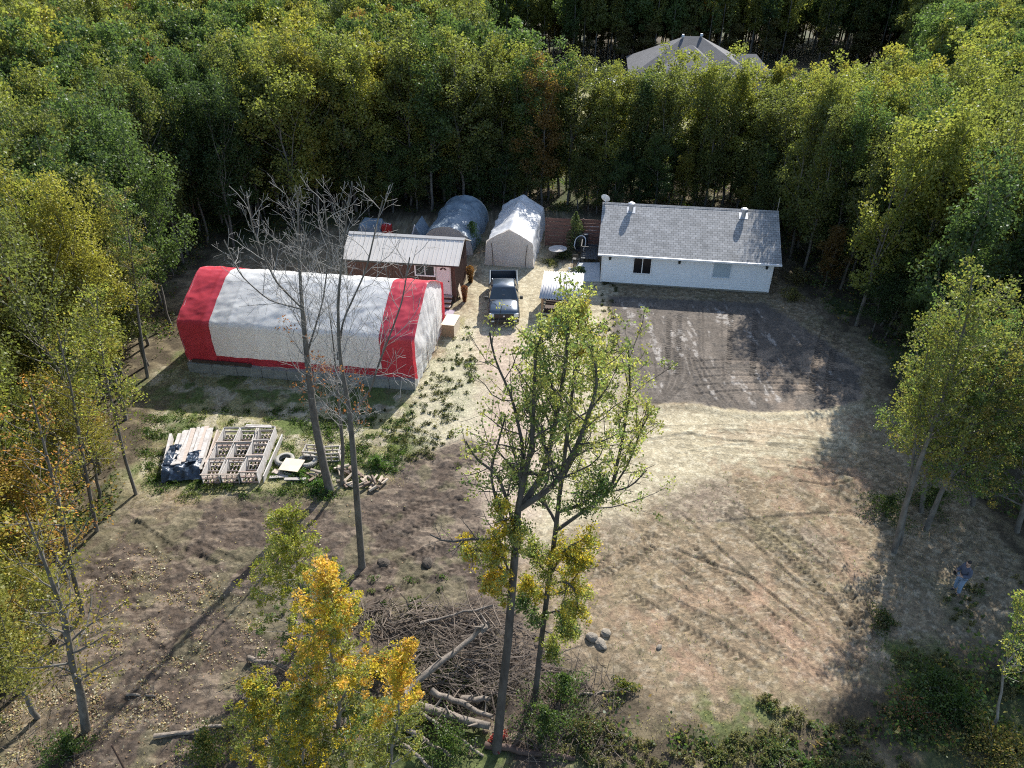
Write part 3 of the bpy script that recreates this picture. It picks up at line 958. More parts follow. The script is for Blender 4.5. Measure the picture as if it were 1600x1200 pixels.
# ---------------------------------------------------------------- faded blue shelter, small tent, odds behind the cabin
s0 = (-6.9, 52.6)
shl = thing('tarp_shelter', 'rounded shelter under faded blue tarp at the edge of the woods', 'shelter', (s0[0], s0[1], 0), SR2)
P = []
aa = np.linspace(0, PI, 40); yy = np.linspace(0, 7.0, 50)
AA, YY = np.meshgrid(aa, yy)
W2 = 1.98
P = np.zeros(AA.shape + (3,))
hw = (fbm(AA * 2.2, YY * .9, 1.0, 4, 55) - .5) * .4 - np.abs(fbm(AA * 3 + YY, YY - AA, 1.0, 3, 58) - .5) * .25
P[..., 0] = W2 - np.cos(AA) * (W2 + hw); P[..., 1] = YY; P[..., 2] = np.sin(AA) ** .75 * (2.2 + hw)
grid_mesh('cover', P, M['blue_fab'], shl)
for y in (.03, 6.97):
    rr = np.linspace(1, 0, 12); Q = np.zeros((12, 40, 3))
    for i, r in enumerate(rr):
        Q[i, :, 0] = W2 - np.cos(aa) * W2 * r; Q[i, :, 1] = y - (.05 if y < 1 else -.05) * (1 - r); Q[i, :, 2] = np.sin(aa) ** .75 * 2.2 * r
    grid_mesh('end_sheet', Q, M['grey_fab'], shl)
sm = thing('small_tent', 'small grey ridge tent with white pole, half hidden behind the cabin', 'tent', (-7.5, 53.9, 0), SR2)
b = MB(); b.loft([[(-.9, y, 0), (0, y, 1.65), (.9, y, 0)] for y in (0, 2.2)], cap=True); b.build('cover', M['blue_fab'], sm, fix=True)
MB().tube([(-.25, -.05, .9), (0, -.05, 1.75)], .05, 6).build('pole', M['trim'], sm)
can = thing('fuel_can', 'red plastic box with handle showing over the cabin roof', 'container', (-9.9, 55.2, 0), SR)
MB().box(-.38, .38, -.25, .25, 0, 1.25).build('body', M['red_plastic'], can, bevel=.05)
b = MB(); b.tube([(-.2, 0, 1.25), (-.2, 0, 1.36), (.2, 0, 1.36), (.2, 0, 1.25)], .03, 6); b.cyl(.28, 0, 1.25, 1.33, .05, n=8); b.build('handle', M['trim'], can)
tc_ = thing('covered_stack', 'low stack covered in a dark blue tarp in the woods shade', 'stack', (-11.2, 55.6, 0), SR)
xx, yy2 = np.meshgrid(np.linspace(-1.1, 1.1, 30), np.linspace(-1, 1, 26), indexing='ij')
dz = np.clip(1.35 - np.maximum(0, np.abs(xx) - .75) * 3.4 - np.maximum(0, np.abs(yy2) - .7) * 4, 0, 2) + (fbm(xx * 1.5, yy2 * 1.5, 1.0, 3, 61) - .5) * .3
grid_mesh('cover', np.stack([xx, yy2, np.maximum(dz, -.02)], -1), M['blue_fab'], tc_)

# ---------------------------------------------------------------- plywood box
px_, py_ = G(691, 526)
box = thing('plywood_box', 'pale plywood box with brown front beside the white tent end', 'box', (px_, py_, 0), R(-12))
b = MB(); b.box(0, .78, .03, 1.35, 0, .86); b.build('body', M['ply'], box, bevel=.01)
MB().box(.01, .77, -.0, .028, .01, .85).build('front_panel', M['ply_dark'], box)
MB().box(-.03, .82, -.03, 1.4, .862, .89).build('lid', M['ply'], box, bevel=.008)

# ---------------------------------------------------------------- small lean-to with corrugated roof
kx, ky = G(845, 495)
lt = thing('wood_shelter', 'low open shelter with shining corrugated roof and timber posts', 'shelter', (kx, ky, 0), SR)
LW, LD, LF, LB = 2.45, 2.75, 1.45, 1.85
pa = math.atan2(LB - LF, LD)
xs_ = np.linspace(-.12, LW + .1, 220); ys_ = np.linspace(-.2, LD + .2, 3)
XX, YY = np.meshgrid(xs_, ys_, indexing='ij')
Zc = LF + YY * (LB - LF) / LD + .04 * np.sin(XX * 2 * PI / .17)
top = grid_mesh('roof', np.stack([XX, YY, Zc + .03], -1), M['tin_white'], lt); sm_ = top.modifiers.new('thick', 'SOLIDIFY'); sm_.thickness = .006
xs_ = np.linspace(2.2, LW + .45, 60); XX, YY = np.meshgrid(xs_, np.linspace(-.05, .75, 3), indexing='ij')
top = grid_mesh('roof', np.stack([XX, YY, LF - .03 + YY * .1 + .03 * np.sin(XX * 2 * PI / .15)], -1), M['tin_white'], lt); sm_ = top.modifiers.new('thick', 'SOLIDIFY'); sm_.thickness = .006
for (x, y) in ((0, 0), (LW - .14, 0), (0, LD - .14), (LW - .14, LD - .14)):
    h = LF + y * (LB - LF) / LD - .03
    MB().box(x, x + .14, y, y + .14, -.1, h).build('post', pm('orange_brown_post', (.42, .25, .13), (.34, .2, .1), 4, .7) if 'orange_brown_post' not in bpy.data.materials else bpy.data.materials['orange_brown_post'], lt)
b = MB()
for z in (.25, .55, .85, 1.1):
    b.box(.02, LW - .02, LD - .06, LD - .03, z, z + .2); b.box(LW - .05, LW - .02, .15, LD - .15, z, z + .2)
    b.box(.02, .05, .15, LD - .15, z, z + .2)
b.build('board_wall', M['wood_dark'], lt)
MB().box(-.05, LW, -.06, -.003, .18, .32).build('rail', M['wood'], lt)
MB().box(.15, LW - .15, .2, LD - .2, .02, .2).build('floor_boards', M['wood_dark'], lt)

# ---------------------------------------------------------------- fence
f0 = np.array(G(851, 385)); f1 = np.array(G(937, 389))
fa = math.atan2(f1[1] - f0[1], f1[0] - f0[0]); fl = float(np.hypot(*(f1 - f0)))
fen = thing('board_fence', 'red brown fence of wide horizontal boards beside the garage tent', 'fence', (f0[0], f0[1], 0), fa)
rb = np.random.RandomState(5)
for k in range(8):
    z = .12 + k * .285
    MB().box(0, fl, -.03 + rb.rand() * .01, .0, z, z + .235).build('board', M['fence'], fen)
for x in (.05, fl / 3, 2 * fl / 3, fl - .15):
    MB().box(x, x + .1, .004, .1, -.1, 2.38).build('post', M['wood_dark'], fen)

# ---------------------------------------------------------------- slab, deck and what stands on it
A, B_, C_, D_ = [G(*p) for p in ((889, 441), (937, 441), (937, 412), (903, 412))]
b = MB(); b.loft([[(p[0], p[1], z) for p in (A, B_, C_, D_)] for z in (-.05, .1)]); sb = b.build('patio_slab', M['slab'], None, fix=True)
tag(sb, 'pale concrete slab beside the end wall of the bungalow', 'slab')
dk0 = G(907, 410)
dk = thing('deck', 'grey timber deck with dark railing against the bungalow end wall', 'deck', (dk0[0], dk0[1], 0), SR)
DL, DD, DH = 1.30, 5.6, .35
b = MB()
for k in range(26):
    y = k * DD / 26
    b.box(0, DL, y, y + DD / 26 - .02, DH - .04, DH)
b.build('deck_boards', pm('grey_deck_board', (.10, .11, .12), (.06, .065, .07), 3, .7), dk)
b = MB()
for k in range(12):
    x = k * DL / 11
    b.box(x - .012, x + .012, -.012, .012, DH, DH + .9)
for k in range(44):
    y = k * DD / 43
    b.box(-.012, .012, y - .012, y + .012, DH, DH + .9)
b.build('baluster', M['black'], dk)
b = MB(); b.box(-.03, DL, -.04, .04, DH + .9, DH + .95); b.box(-.035, .035, .04, DD, DH + .9, DH + .948); b.build('handrail', M['black'], dk)
b = MB()
for (x, y) in ((.0, .0), (0, DD / 2), (0, DD - .08), (DL - .08, 0)):
    b.box(x - .04, x + .04, y - .04, y + .04, -.1, DH + .95)
b.build('post', M['black'], dk)


def local(o, p):
    c, s = math.cos(o.rotation_euler[2]), math.sin(o.rotation_euler[2])
    return (o.location[0] + p[0] * c - p[1] * s, o.location[1] + p[0] * s + p[1] * c, p[2])


# white curved shell chair
wc = thing('tub_chair', 'white curved shell seat on black legs next to the deck railing', 'chair', (*G(905, 399), 0), R(-25))
P = np.zeros((24, 14, 3))
for i, a in enumerate(np.linspace(R(-20), R(200), 24)):
    for j, z in enumerate(np.linspace(0, 1, 14)):
        r = .34 + .12 * z ** 1.5; top_ = .35 + .65 * math.sin(max(0, min(PI, a))) ** .5
        P[i, j] = (r * math.cos(a), r * math.sin(a), .45 + z * top_)
o = grid_mesh('shell', P, M['trim'], wc); o.modifiers.new('thick', 'SOLIDIFY').thickness = .04
Pi = P * (.84, .84, 1) + (0, 0, -.03); grid_mesh('lining', Pi, M['black'], wc)
MB().cyl(0, 0, .42, .5, .33, n=18).build('seat', M['black'], wc)
for k in range(4):
    a = PI / 4 + k * PI / 2
    MB().tube([(.2 * math.cos(a), .2 * math.sin(a), .42), (.34 * math.cos(a), .34 * math.sin(a), .1)], .02, 6).build('leg', M['black'], wc)
wb = thing('grill', 'black barbecue with pale lid on the deck', 'grill', (*G(911, 389)[:2], .35), R(10))
MB().box(-.3, .3, -.25, .25, .35, .85).build('body', M['black'], wb, bevel=.02)
MB().box(-.3, .3, -.22, .22, .855, .93).build('lid', M['wood_white'], wb, bevel=.03)
for (x, y) in ((-.26, -.2), (.26, -.2), (-.26, .2), (.26, .2)):
    MB().box(x - .02, x + .02, y - .02, y + .02, 0, .35).build('leg', M['black'], wb)


def garden_table(loc, r, label, oval=1.0):
    t = thing('garden_table', label, 'table', loc, .3)
    b = MB(); b.cyl(0, 0, .68, .72, r, n=26); o = b.build('tabletop', M['wood_white'], t, bevel=.01); o.scale = (oval, 1, 1)
    b = MB(); b.cyl(0, 0, 0, .68, .04, n=8); b.build('stem', M['black'], t)
    b = MB(); b.cyl(0, 0, 0, .03, .28, .24, n=14); b.build('base', M['black'], t)
    return t


garden_table((*G(871, 402), 0), .62, 'round pale garden table on dark stem in the fence shade', 1.15)
garden_table((*local(dk, (.75, 4.2, 0))[:2], .35), .45, 'small pale oval table on the deck behind the grill', 1.3)
pch = thing('folding_chair', 'black folding chair with pale strap on the concrete slab', 'chair', (*G(899, 415), .1), R(160))
for s in (-.22, .22):
    MB().tube([(s, -.2, 0), (s, .2, .85)], .014, 6).build('leg', M['black'], pch); MB().tube([(s, .22, 0), (s, -.2, .46)], .014, 6).build('leg', M['galv'], pch)
MB().box(-.22, .22, -.2, .18, .44, .465).build('seat', M['black'], pch)
MB().box(-.22, .22, .12, .14, .6, .85).build('backrest', M['black'], pch)
ml = thing('marker_post', 'short white marker post at the corner of the concrete slab', 'post', (*G(889, 432), 0), 0)
MB().cyl(0, 0, 0, .6, .05, .045, 8).build('stake', M['trim'], ml); MB().lathe([(.045, .6), (.09, .63), (.09, .68), (.0, .74)], n=8).build('cap', M['trim'], ml)

# ---------------------------------------------------------------- far house
fh = G(1000, 57, 5.9)
FD = 100.0
fa_ = AT(1062, 66, FD); fhx = fa_[0]
far = thing('hip_roof_house', 'grey hip roofed house half hidden beyond the tree belt', 'house', (AT(984, 100, FD)[0], FD, 0), R(-6))
k = AT(1190, 100, FD)[0] - AT(990, 100, FD)[0]
def hip(x0, x1, y0, y1, ze, zr, rx0, rx1, ry):
    b = MB(); b.add([(x0, y0, ze), (x1, y0, ze), (x1, y1, ze), (x0, y1, ze), (rx0, ry, zr), (rx1, ry, zr)], [(0, 1, 5, 4), (1, 2, 5), (2, 3, 4, 5), (3, 0, 4), (3, 2, 1, 0)]); return b
EZ = 3.3
MB().box(1.2, 15.6, .5, 13, 0, EZ).build('wall', pm('pale_far_wall', (.45, .43, .4), (.38, .36, .33), 1, .7), far)
hip(0, 16.2, -.2, 13.6, EZ, 7.1, 7.2, 9.2, 6.7).build('roof', M['shingle_far'], far, fix=True)
hip(2.9, 12.6, -3.2, 8.0, EZ + .05, 6.55, 7.7, 7.9, 3.6).build('roof', M['shingle_far'], far, fix=True)
hip(12.5, 18.6, 2.0, 10.5, EZ - .1, 5.2, 14.5, 16.6, 6.0).build('roof', M['shingle_far'], far, fix=True)
MB().box(3.3, 12.2, -2.8, .52, 0, EZ).build('wall', bpy.data.materials['pale_far_wall'], far)
MB().box(15.58, 18.2, 2.4, 10.1, 0, EZ - .15).build('wall', bpy.data.materials['pale_far_wall'], far)
for (x, y, z) in ((6.9, 6.4, 6.9), (7.5, 2.0, 5.4), (9.3, 6.6, 7.0)):
    b = MB(); b.cyl(x, y, z - .3, z + .2, .14, n=10); b.cyl(x, y, z + .2, z + .45, .22, .16, n=10); b.build('roof_vent', M['galv'], far)
b = MB()
for x0, x1, y0, y1 in ((-4.2, 1.1, -.4, 4.5),):
    b.box(x0, x1, y0, y1, 2.1, 2.3)
b.build('balcony_floor', M['slab'], far)
b = MB()
for t in np.linspace(-4.2, 1.1, 19): b.box(t - .03, t + .03, -.42, -.36, 2.3, 3.25)
for t in np.linspace(-.4, 4.5, 17): b.box(-4.23, -4.17, t - .03, t + .03, 2.3, 3.25)
b.box(-4.25, 1.1, -.44, -.34, 3.25, 3.37); b.box(-4.26, -4.14, -.34, 4.5, 3.25, 3.37)
for (x, y) in ((-4.1, -.3), (-1.5, -.3), (1.0, -.3), (-4.1, 4.3)): b.box(x - .1, x + .1, y - .1, y + .1, 0, 2.1)
b.build('balcony_railing', M['trim'], far)
# ---------------------------------------------------------------- pickup truck
tkx, tky = G(786, 497)
truck = thing('pickup_truck', 'dark blue grey crew cab pickup truck parked nose out on the sandy drive', 'pickup truck', (-.56, 43.95, 0), R(1.0))
m_, nt, out = newmat('blue_grey_car_paint')
pr = nt.nodes.new('ShaderNodeBsdfPrincipled'); pr.inputs['Base Color'].default_value = (.055, .075, .10, 1); pr.inputs['Metallic'].default_value = .4
pr.inputs['Roughness'].default_value = .32; pr.inputs['Coat Weight'].default_value = .8; pr.inputs['Coat Roughness'].default_value = .06
nt.links.new(pr.outputs[0], out.inputs[0]); M['paint'] = m_
M['carglass'] = pm('tinted_car_glass', (.03, .04, .045), (.02, .028, .03), 1, .06, spec=1.0)
M['chrome'] = pm('chrome', (.7, .7, .7), (.6, .6, .6), 3, .15, metal=1)
M['lens'] = pm('headlamp_lens', (.75, .75, .72), (.6, .6, .58), 6, .12, spec=.8)


def sect(y, w, z0, z1, c=.08, crown=.0):
    """rounded box section across the vehicle"""
    return [(-w + c, y, z0), (-w, y, z0 + c), (-w, y, (z0 + z1) / 2), (-w + .015, y, z1 - c), (-w + c * 1.3, y, z1 - .01), (-w * .45, y, z1 + crown), (0, y, z1 + crown * 1.2), (w * .45, y, z1 + crown),
            (w - c * 1.3, y, z1 - .01), (w - .015, y, z1 - c), (w, y, (z0 + z1) / 2), (w, y, z0 + c), (w - c, y, z0)]


b = MB()
b.loft([sect(-2.86, .80, .55, .96, .1), sect(-2.78, .90, .50, 1.05, .12, .01), sect(-2.6, .96, .46, 1.12, .12, .03), sect(-2.1, .98, .45, 1.19, .12, .045), sect(-1.55, .985, .45, 1.23, .12, .04),
        sect(-1.35, .985, .45, 1.24, .10, .0), sect(.72, .985, .45, 1.26, .08, 0)])
body = b.build('body', M['paint'], truck, smooth=True, bevel=0, fix=True)
# bed: an open box
b = MB(); b.box(-.985, -.86, .722, 2.9, .47, 1.28); b.box(.86, .985, .722, 2.9, .47, 1.28); b.box(-.86, .86, 2.82, 2.9, .5, 1.27); b.box(-.86, .86, .722, .78, .5, 1.28)
b.build('bed_side', M['paint'], truck, bevel=.03)
MB().box(-.858, .858, .782, 2.818, .5, .62).build('bed_floor', M['rubber'], truck)
# cab
def cabsec(y, wb, wt, zb, zt):
    return [(-wb, y, zb), (-wt, y, zt - .06), (-wt + .08, y, zt), (0, y, zt + .015), (wt - .08, y, zt), (wt, y, zt - .06), (wb, y, zb)]
b = MB()
b.loft([cabsec(-1.02, .84, .69, 1.62, 1.66), cabsec(-.78, .84, .71, 1.62, 1.84), cabsec(-.5, .84, .72, 1.62, 1.875), cabsec(.2, .84, .72, 1.62, 1.87), cabsec(.42, .84, .70, 1.62, 1.83)])
b.build('cab_roof', M['paint'], truck, smooth=True, fix=True)
# glass house below the roof
b = MB()
b.add([(-.88, -1.56, 1.235), (.88, -1.56, 1.235), (.70, -.86, 1.80), (-.70, -.86, 1.80)], [(0, 1, 2, 3)])
ws_ = b.build('windscreen', M['carglass'], truck)
b = MB()
for s in (-1, 1):
    f = [(s * .935, -1.42, 1.25), (s * .935, .55, 1.27), (s * .735, .40, 1.80), (s * .735, -.84, 1.80)]
    b.add(f, [(0, 1, 2, 3) if s > 0 else (3, 2, 1, 0)])
b.build('side_window', M['carglass'], truck)
MB().add([(-.88, .60, 1.27), (.88, .60, 1.27), (.70, .42, 1.80), (-.70, .42, 1.80)], [(3, 2, 1, 0)]).build('rear_window', M['carglass'], truck)
b = MB()
for s in (-1, 1):
    b.tube([(s * .9, -1.58, 1.22), (s * .72, -.86, 1.79)], .035, 6); b.tube([(s * .93, -.42, 1.25), (s * .745, -.38, 1.80)], .035, 6); b.tube([(s * .91, .60, 1.25), (s * .72, .42, 1.80)], .05, 6)
b.build('pillar', M['paint'], truck)
MB().box(-.09, .09, -1.3, -1.22, 1.42, 1.47).build('mirror_inside', M['black'], truck)
b = MB()
for s in (-1, 1):   # creases of the bonnet
    b.tube([(s * .78, -1.62, 1.265), (s * .72, -1.95, 1.25), (s * .52, -2.1, 1.245), (s * .42, -2.35, 1.225)], .012, 5)
b.build('hood_crease', M['black'], truck)
b = MB(); b.box(-.86, .86, -1.6, -1.5, 1.235, 1.262); b.build('wiper_cowl', M['black'], truck)
gr = MB().box(-.60, .60, -2.90, -2.855, .62, .93).build('grille', M['black'], truck, bevel=.01)
b = MB()
for z in (.70, .78, .86): b.box(-.58, .58, -2.905, -2.9, z, z + .02)
b.build('grille_bar', pm('dark_red_bar', (.06, .01, .015), (.04, .01, .01), 3, .4), gr)
MB().lathe([(0, -.0), (.055, 0), (.055, .02), (0, .025)], n=12, M=Matrix.Translation((0, -2.905, .79)) @ Matrix.Rotation(PI / 2, 4, 'X')).build('badge', M['lens'], gr)
b = MB(); b.loft([[(-.95, y, z0), (.95, y, z0), (.95, y, z1), (-.95, y, z1)] for (y, z0, z1) in ((-2.8, .34, .6), (-2.97, .38, .58))])
b.build('bumper', M['black'], truck, fix=True)
MB().box(-.92, .92, 2.91, 3.02, .42, .62).build('bumper', M['chrome'], truck, bevel=.02)
for s in (-1, 1):
    b = MB(); b.box(min(s * .63, s * .92), max(s * .63, s * .92), -2.885, -2.74, .68, .95); b.build('headlight', M['lens'], truck, bevel=.03)
    b = MB(); b.box(min(s * .62, s * .8), max(s * .62, s * .8), -2.985, -2.972, .42, .52); b.build('fog_light', M['lens'], truck)
    b = MB(); b.box(min(s * .98, s * .9), max(s * .98, s * .9), 2.905, 2.93, .75, 1.1); b.build('tail_light', M['red_plastic'], truck)
    b = MB(); b.tube([(s * .93, -1.32, 1.24), (s * 1.08, -1.36, 1.28)], .025, 6); b.box(min(s * 1.04, s * 1.24), max(s * 1.04, s * 1.24), -1.42, -1.32, 1.2, 1.42)
    b.build('side_mirror', M['black'], truck, bevel=.02)
    b = MB(); 
    for y in (-.25, .5): b.box(min(s * .985, s * 1.01), max(s * .985, s * 1.01), y, y + .14, 1.08, 1.11)
    b.build('door_handle', M['black'], truck)
for (x, y) in ((-.84, -1.95), (.84, -1.95), (-.84, 1.75), (.84, 1.75)):
    s = 1 if x > 0 else -1
    Mw = Matrix.Translation((x, y, .38)) @ Matrix.Rotation(PI / 2 * s, 4, 'Y')
    w = MB().lathe([(.22, -.13), (.36, -.13), (.39, -.09), (.39, .11), (.36, .15), (.22, .15), (.22, -.13)], n=28, M=Mw).build('tyre', M['rubber'], truck, smooth=False, fix=True)
    MB().lathe([(0, .10), (.05, .11), (.08, .07), (.18, .09), (.225, .14), (.225, -.1), (0, -.1)], n=20, M=Mw).build('rim', M['galv'], w, fix=True)
    b = MB(); n = 14   # black arch lips
    for k in range(n):
        a0, a1 = PI * k / n, PI * (k + 1) / n
        q = [(s * .99, y + r * math.cos(a), .42 + r * math.sin(a)) for (r, a) in ((.42, a0), (.48, a0), (.48, a1), (.42, a1))]
        q2 = [(s * 1.01, p[1], p[2]) for p in q]
        b.add(q + q2, [(4, 5, 6, 7), (0, 3, 2, 1), (1, 2, 6, 5), (0, 4, 7, 3)])
    b.build('wheel_arch', M['black'], truck, fix=True)
    MB().lathe([(.0, .152), (.42, .152), (.42, .156), (0, .156)], n=24, M=Mw).build('wheel_well', M['dark'], truck) if False else None

# ---------------------------------------------------------------- two browned shrubs beside the cabin
# (leaf builder lives with the trees)

# ---------------------------------------------------------------- lumber pile under torn tarp
rl = np.random.RandomState(11)
a = G(262, 751); lp = thing('lumber_pile', 'stack of long white boards with torn dark blue tarp, nearest the woods', 'lumber pile', (a[0] - .1, a[1], 0), R(8))
for k in range(3):
    MB().box(.05, 1.6, .3 + k * 1.3, .4 + k * 1.3, 0, .12).build('bearer', M['wood_dark'], lp)
for lay in range(4):
    x = .05
    i = 0
    while x < 1.55:
        w = .14 + rl.rand() * .1
        y0 = rl.rand() * .5 + (.3 if lay == 3 else 0); y1 = 3.4 - rl.rand() * .35
        z = .13 + lay * .13
        sk = R(rl.rand() * 3 - 1.5)
        if lay < 3 or rl.rand() > .25:
            Mx = Matrix.Translation((x, y0, z)) @ Matrix.Rotation(sk, 4, 'Z') @ Matrix.Rotation(R(rl.rand() * 1.4 - .4), 4, 'X')
            MB().box(0, w - .015, 0, y1 - y0, 0, .045 + .05 * rl.rand(), M=Mx).build('board', M['wood_white'] if rl.rand() > .3 else M['wood'], lp)
        x += w; i += 1
def rag(x0, x1, y0, y1, z, seed, drop):
    XX, YY = np.meshgrid(np.linspace(x0, x1, 26), np.linspace(y0, y1, 26), indexing='ij')
    ZZ = z + (fbm(XX * 3, YY * 3, 1.0, 4, seed) - .5) * .35 - np.clip((y0 + drop - YY), 0, 9) * .9
    return np.stack([XX + (fbm(YY * 4, XX * 2, 1.0, 2, seed) - .5) * .2, YY, np.maximum(ZZ, .02)], -1)
for q in (rag(-.1, 1.65, -.25, .75, .55, 3, .45), rag(-.12, .45, .5, 1.9, .62, 5, 0), rag(.95, 1.5, .4, 1.25, .66, 9, 0)):
    t = grid_mesh('torn_tarp', q, M['blue_tarp'], lp)
MB().box(-.1, .02, .2, 3.1, .1, .5, M=Matrix.Rotation(R(6), 4, 'Z')).build('side_board', M['wood_white'], lp)
MB().box(1.75, 1.83, .1, 3.3, .0, .35, M=Matrix.Rotation(R(-1), 4, 'Z')).build('side_board', M['wood'], lp)

# ---------------------------------------------------------------- nine open crates in a 3 x 3 stack
def crate():
    t = thing('open_crate', 'x', 'crate')
    W, Lc, Hc = .82, 1.2, .58
    for s in (0, W - .03):
        MB().box(s, s + .03, 0, Lc, .02, Hc).build('side_board', M['wood_white'], t)
    b = MB()
    for z in (.05, .3, .55): b.box(.032, W - .032, 0, .03, z, z + .08)
    b.build('front_slat', M['wood_red'], t)
    b = MB()
    for z in (.05, .3, .52): b.box(.032, W - .032, Lc - .03, Lc, z, z + .1)
    b.build('rear_slat', M['wood_white'], t)
    b = MB()
    for x in (.2, .38, .56): b.box(x, x + .05, .035, Lc - .035, .12, .17)
    for y in (.3, .7): b.box(.035, W - .035, y, y + .05, .172, .22)
    b.build('inner_rail', M['wood'], t)
    b = MB(); b.box(-.02, W + .02, -.035, .03, Hc + .003, Hc + .05); b.box(.25, .30, .04, .08, .1, Hc - .02); b.box(.5, .55, .04, .08, .1, Hc - .02)
    b.build('top_rail', M['wood'], t)
    return t
cr0 = crate(); A0 = G(318, 757); ang = R(1.5)
where = [['near the torn tarp', 'in the middle', 'nearest the tyres'], ['front row', 'middle row', 'back row']]
first = True
for i in range(3):
    for j in range(3):
        lx, ly = i * .9, j * 1.2
        x = A0[0] + lx * math.cos(ang) - ly * math.sin(ang); y = A0[1] + lx * math.sin(ang) + ly * math.cos(ang)
        lab = f'open pale slatted crate, {where[1][j]} of the crate stack, {where[0][i]}'
        if first:
            cr0.location = (x, y, 0); cr0.rotation_euler = (0, 0, ang + R(rl.rand() * 4 - 2)); cr0['label'] = lab; cr0['group'] = 'open crates set three by three'; first = False
        else:
            dup(cr0, (x, y, .0), ang + R(rl.rand() * 5 - 2.5), lab, 'open crates set three by three', scale=(1, 1, .9 + .25 * rl.rand() + (.12 if i == 2 else 0)))
pk = MB()
pk.box(0, 1.35, 0, .09, 0, .05); pk.box(.02, 1.3, .12, .2, 0, .05)
o = pk.build('loose_plank', M['wood_white']); o.location = (A0[0] + 1.1, A0[1] + 3.35, .82); o.rotation_euler = (0, 0, R(-3)); tag(o, 'pair of grey planks laid across the back of the crate stack', 'plank')
o = MB().box(0, .05, 0, 3.2, 0, .45).build('loose_plank', M['wood_white']); o.location = (A0[0] + 2.78, A0[1] + .1, 0); o.rotation_euler = (0, R(8), R(-1)); tag(o, 'long white board standing on edge beside the crate stack', 'plank')
o = MB().box(0, .09, 0, 2.3, 0, .06).build('loose_plank', M['wood']); o.location = (A0[0] - .32, A0[1] + 1.2, .3); o.rotation_euler = (R(2), 0, R(-4)); tag(o, 'thin board lying between lumber pile and crates', 'plank')

# ---------------------------------------------------------------- two tyres with a board across
def tyre(loc, label):
    t = thing('old_tyre', label, 'tyre', loc, 0, 'old tyres lying in the grass')
    b = MB(); pr_ = [(.28, .02), (.40, 0), (.46, .05), (.47, .14), (.44, .22), (.30, .24), (.27, .20), (.36, .17), (.36, .06), (.28, .02)]
    b.lathe(pr_, n=32); b.build('carcass', M['tyre_dusty'], t, smooth=True, fix=True)
    b = MB()
    for k in range(32):
        a = 2 * PI * k / 32
        b.box(.455, .485, -.02, .02, .05, .19, M=Matrix.Rotation(a, 4, 'Z'))
    b.build('tread', M['tyre_dusty'], t)
tyre((*G(446, 722), .03), 'dusty grey tyre under the square white board')
tyre((*G(481, 724), .03), 'dusty grey tyre with open centre next to the bare trunk')
o = MB().box(-.5, .5, -.42, .42, 0, .03).build('square_board', M['ply']); o.location = (*G(456, 727, .29), .30); o.rotation_euler = (R(3), R(-2), R(-12)); tag(o, 'square pale board lying on the two tyres', 'board')
M['greyw'] = pm('silvered_plank', (.42, .39, .35), (.28, .25, .22), 4, .85)
for k, (px, py, w, l, r, lb, cat) in enumerate(((441, 741, .28, 1.0, -20, 'broad pink grey plank in the grass below the tyres', 'plank'), (437, 747, .16, .9, 8, 'short grey plank lying by the grass below the tyres', 'plank'),
                                               (460, 747, .07, 1.2, -28, 'thin pale stick lying slantwise below the tyres', 'stick'), (462, 752, .16, 1.0, 3, 'bleached slat lowest of the planks below the tyres', 'slat'))):
    o = MB().box(-l / 2, l / 2, -w / 2, w / 2, 0, .05).build('scrap_plank', M['greyw'] if k else M['wood']); o.location = (*G(px, py), .03 + .03 * k); o.rotation_euler = (0, R(2), R(r)); tag(o, lb, cat, 'scrap planks below the tyres')
for k, (px, py, lb) in enumerate(((490, 714, 'grey open frame crate left of the tall bare trunk'), (520, 716, 'grey open frame crate between the two bare trunks'))):
    t = thing('milk_crate', lb, 'crate', (*G(px, py), 0), R(-6 + 10 * k), 'grey frame crates by the bare trunks')
    b = MB()
    for z in (.02, .25, .48): 
        b.box(-.4, .4, -.3, -.26, z, z + .07); b.box(-.4, .4, .26, .3, z, z + .07); b.box(-.4, -.36, -.26, .26, z, z + .07); b.box(.36, .4, -.26, .26, z, z + .07)
    b.build('side_slats', M['greyw'], t)
    b = MB()
    for (x, y) in ((-.38, -.28), (.38, -.28), (-.38, .28), (.38, .28), (0, -.28), (0, .28)): b.box(x - .03, x + .03, y - .03, y + .03, 0, .56)
    b.build('corner_post', M['wood'], t)
# firewood heap
M['splitwood'] = pm('split_firewood', (.22, .16, .12), (.12, .085, .06), 5, .85, bump=.01)
M['splitpale'] = pm('pale_split_firewood', (.50, .42, .32), (.34, .27, .2), 5, .85, bump=.01)
proto = []
for k in range(4):
    b = MB(); L_ = .40 + .08 * k; pts = [(.065 * math.cos(t) * (1 + .25 * rl.rand()), .055 * math.sin(t) * (1 + .25 * rl.rand())) for t in np.linspace(0, 2 * PI, 6)[:-1]]
    b.loft([[(x, p, q) for (p, q) in pts] for x in (-L_ / 2, L_ / 2)]); proto.append(b.mesh('firewood_log'))
    proto[-1].materials.append(M['splitwood'] if k % 2 else M['splitpale'])
heap = [(538, 736, .36, 9, 'brown split firewood log in the heap between the bare trunks'), (552, 750, .45, 15, 'split firewood log scattered in the heap around the bare trunks'),
        (585, 758, .45, 12, 'short firewood log in the low heap at the dirt track edge'), (500, 745, .35, 7, 'red brown stick of firewood leaning by the left bare trunk')]
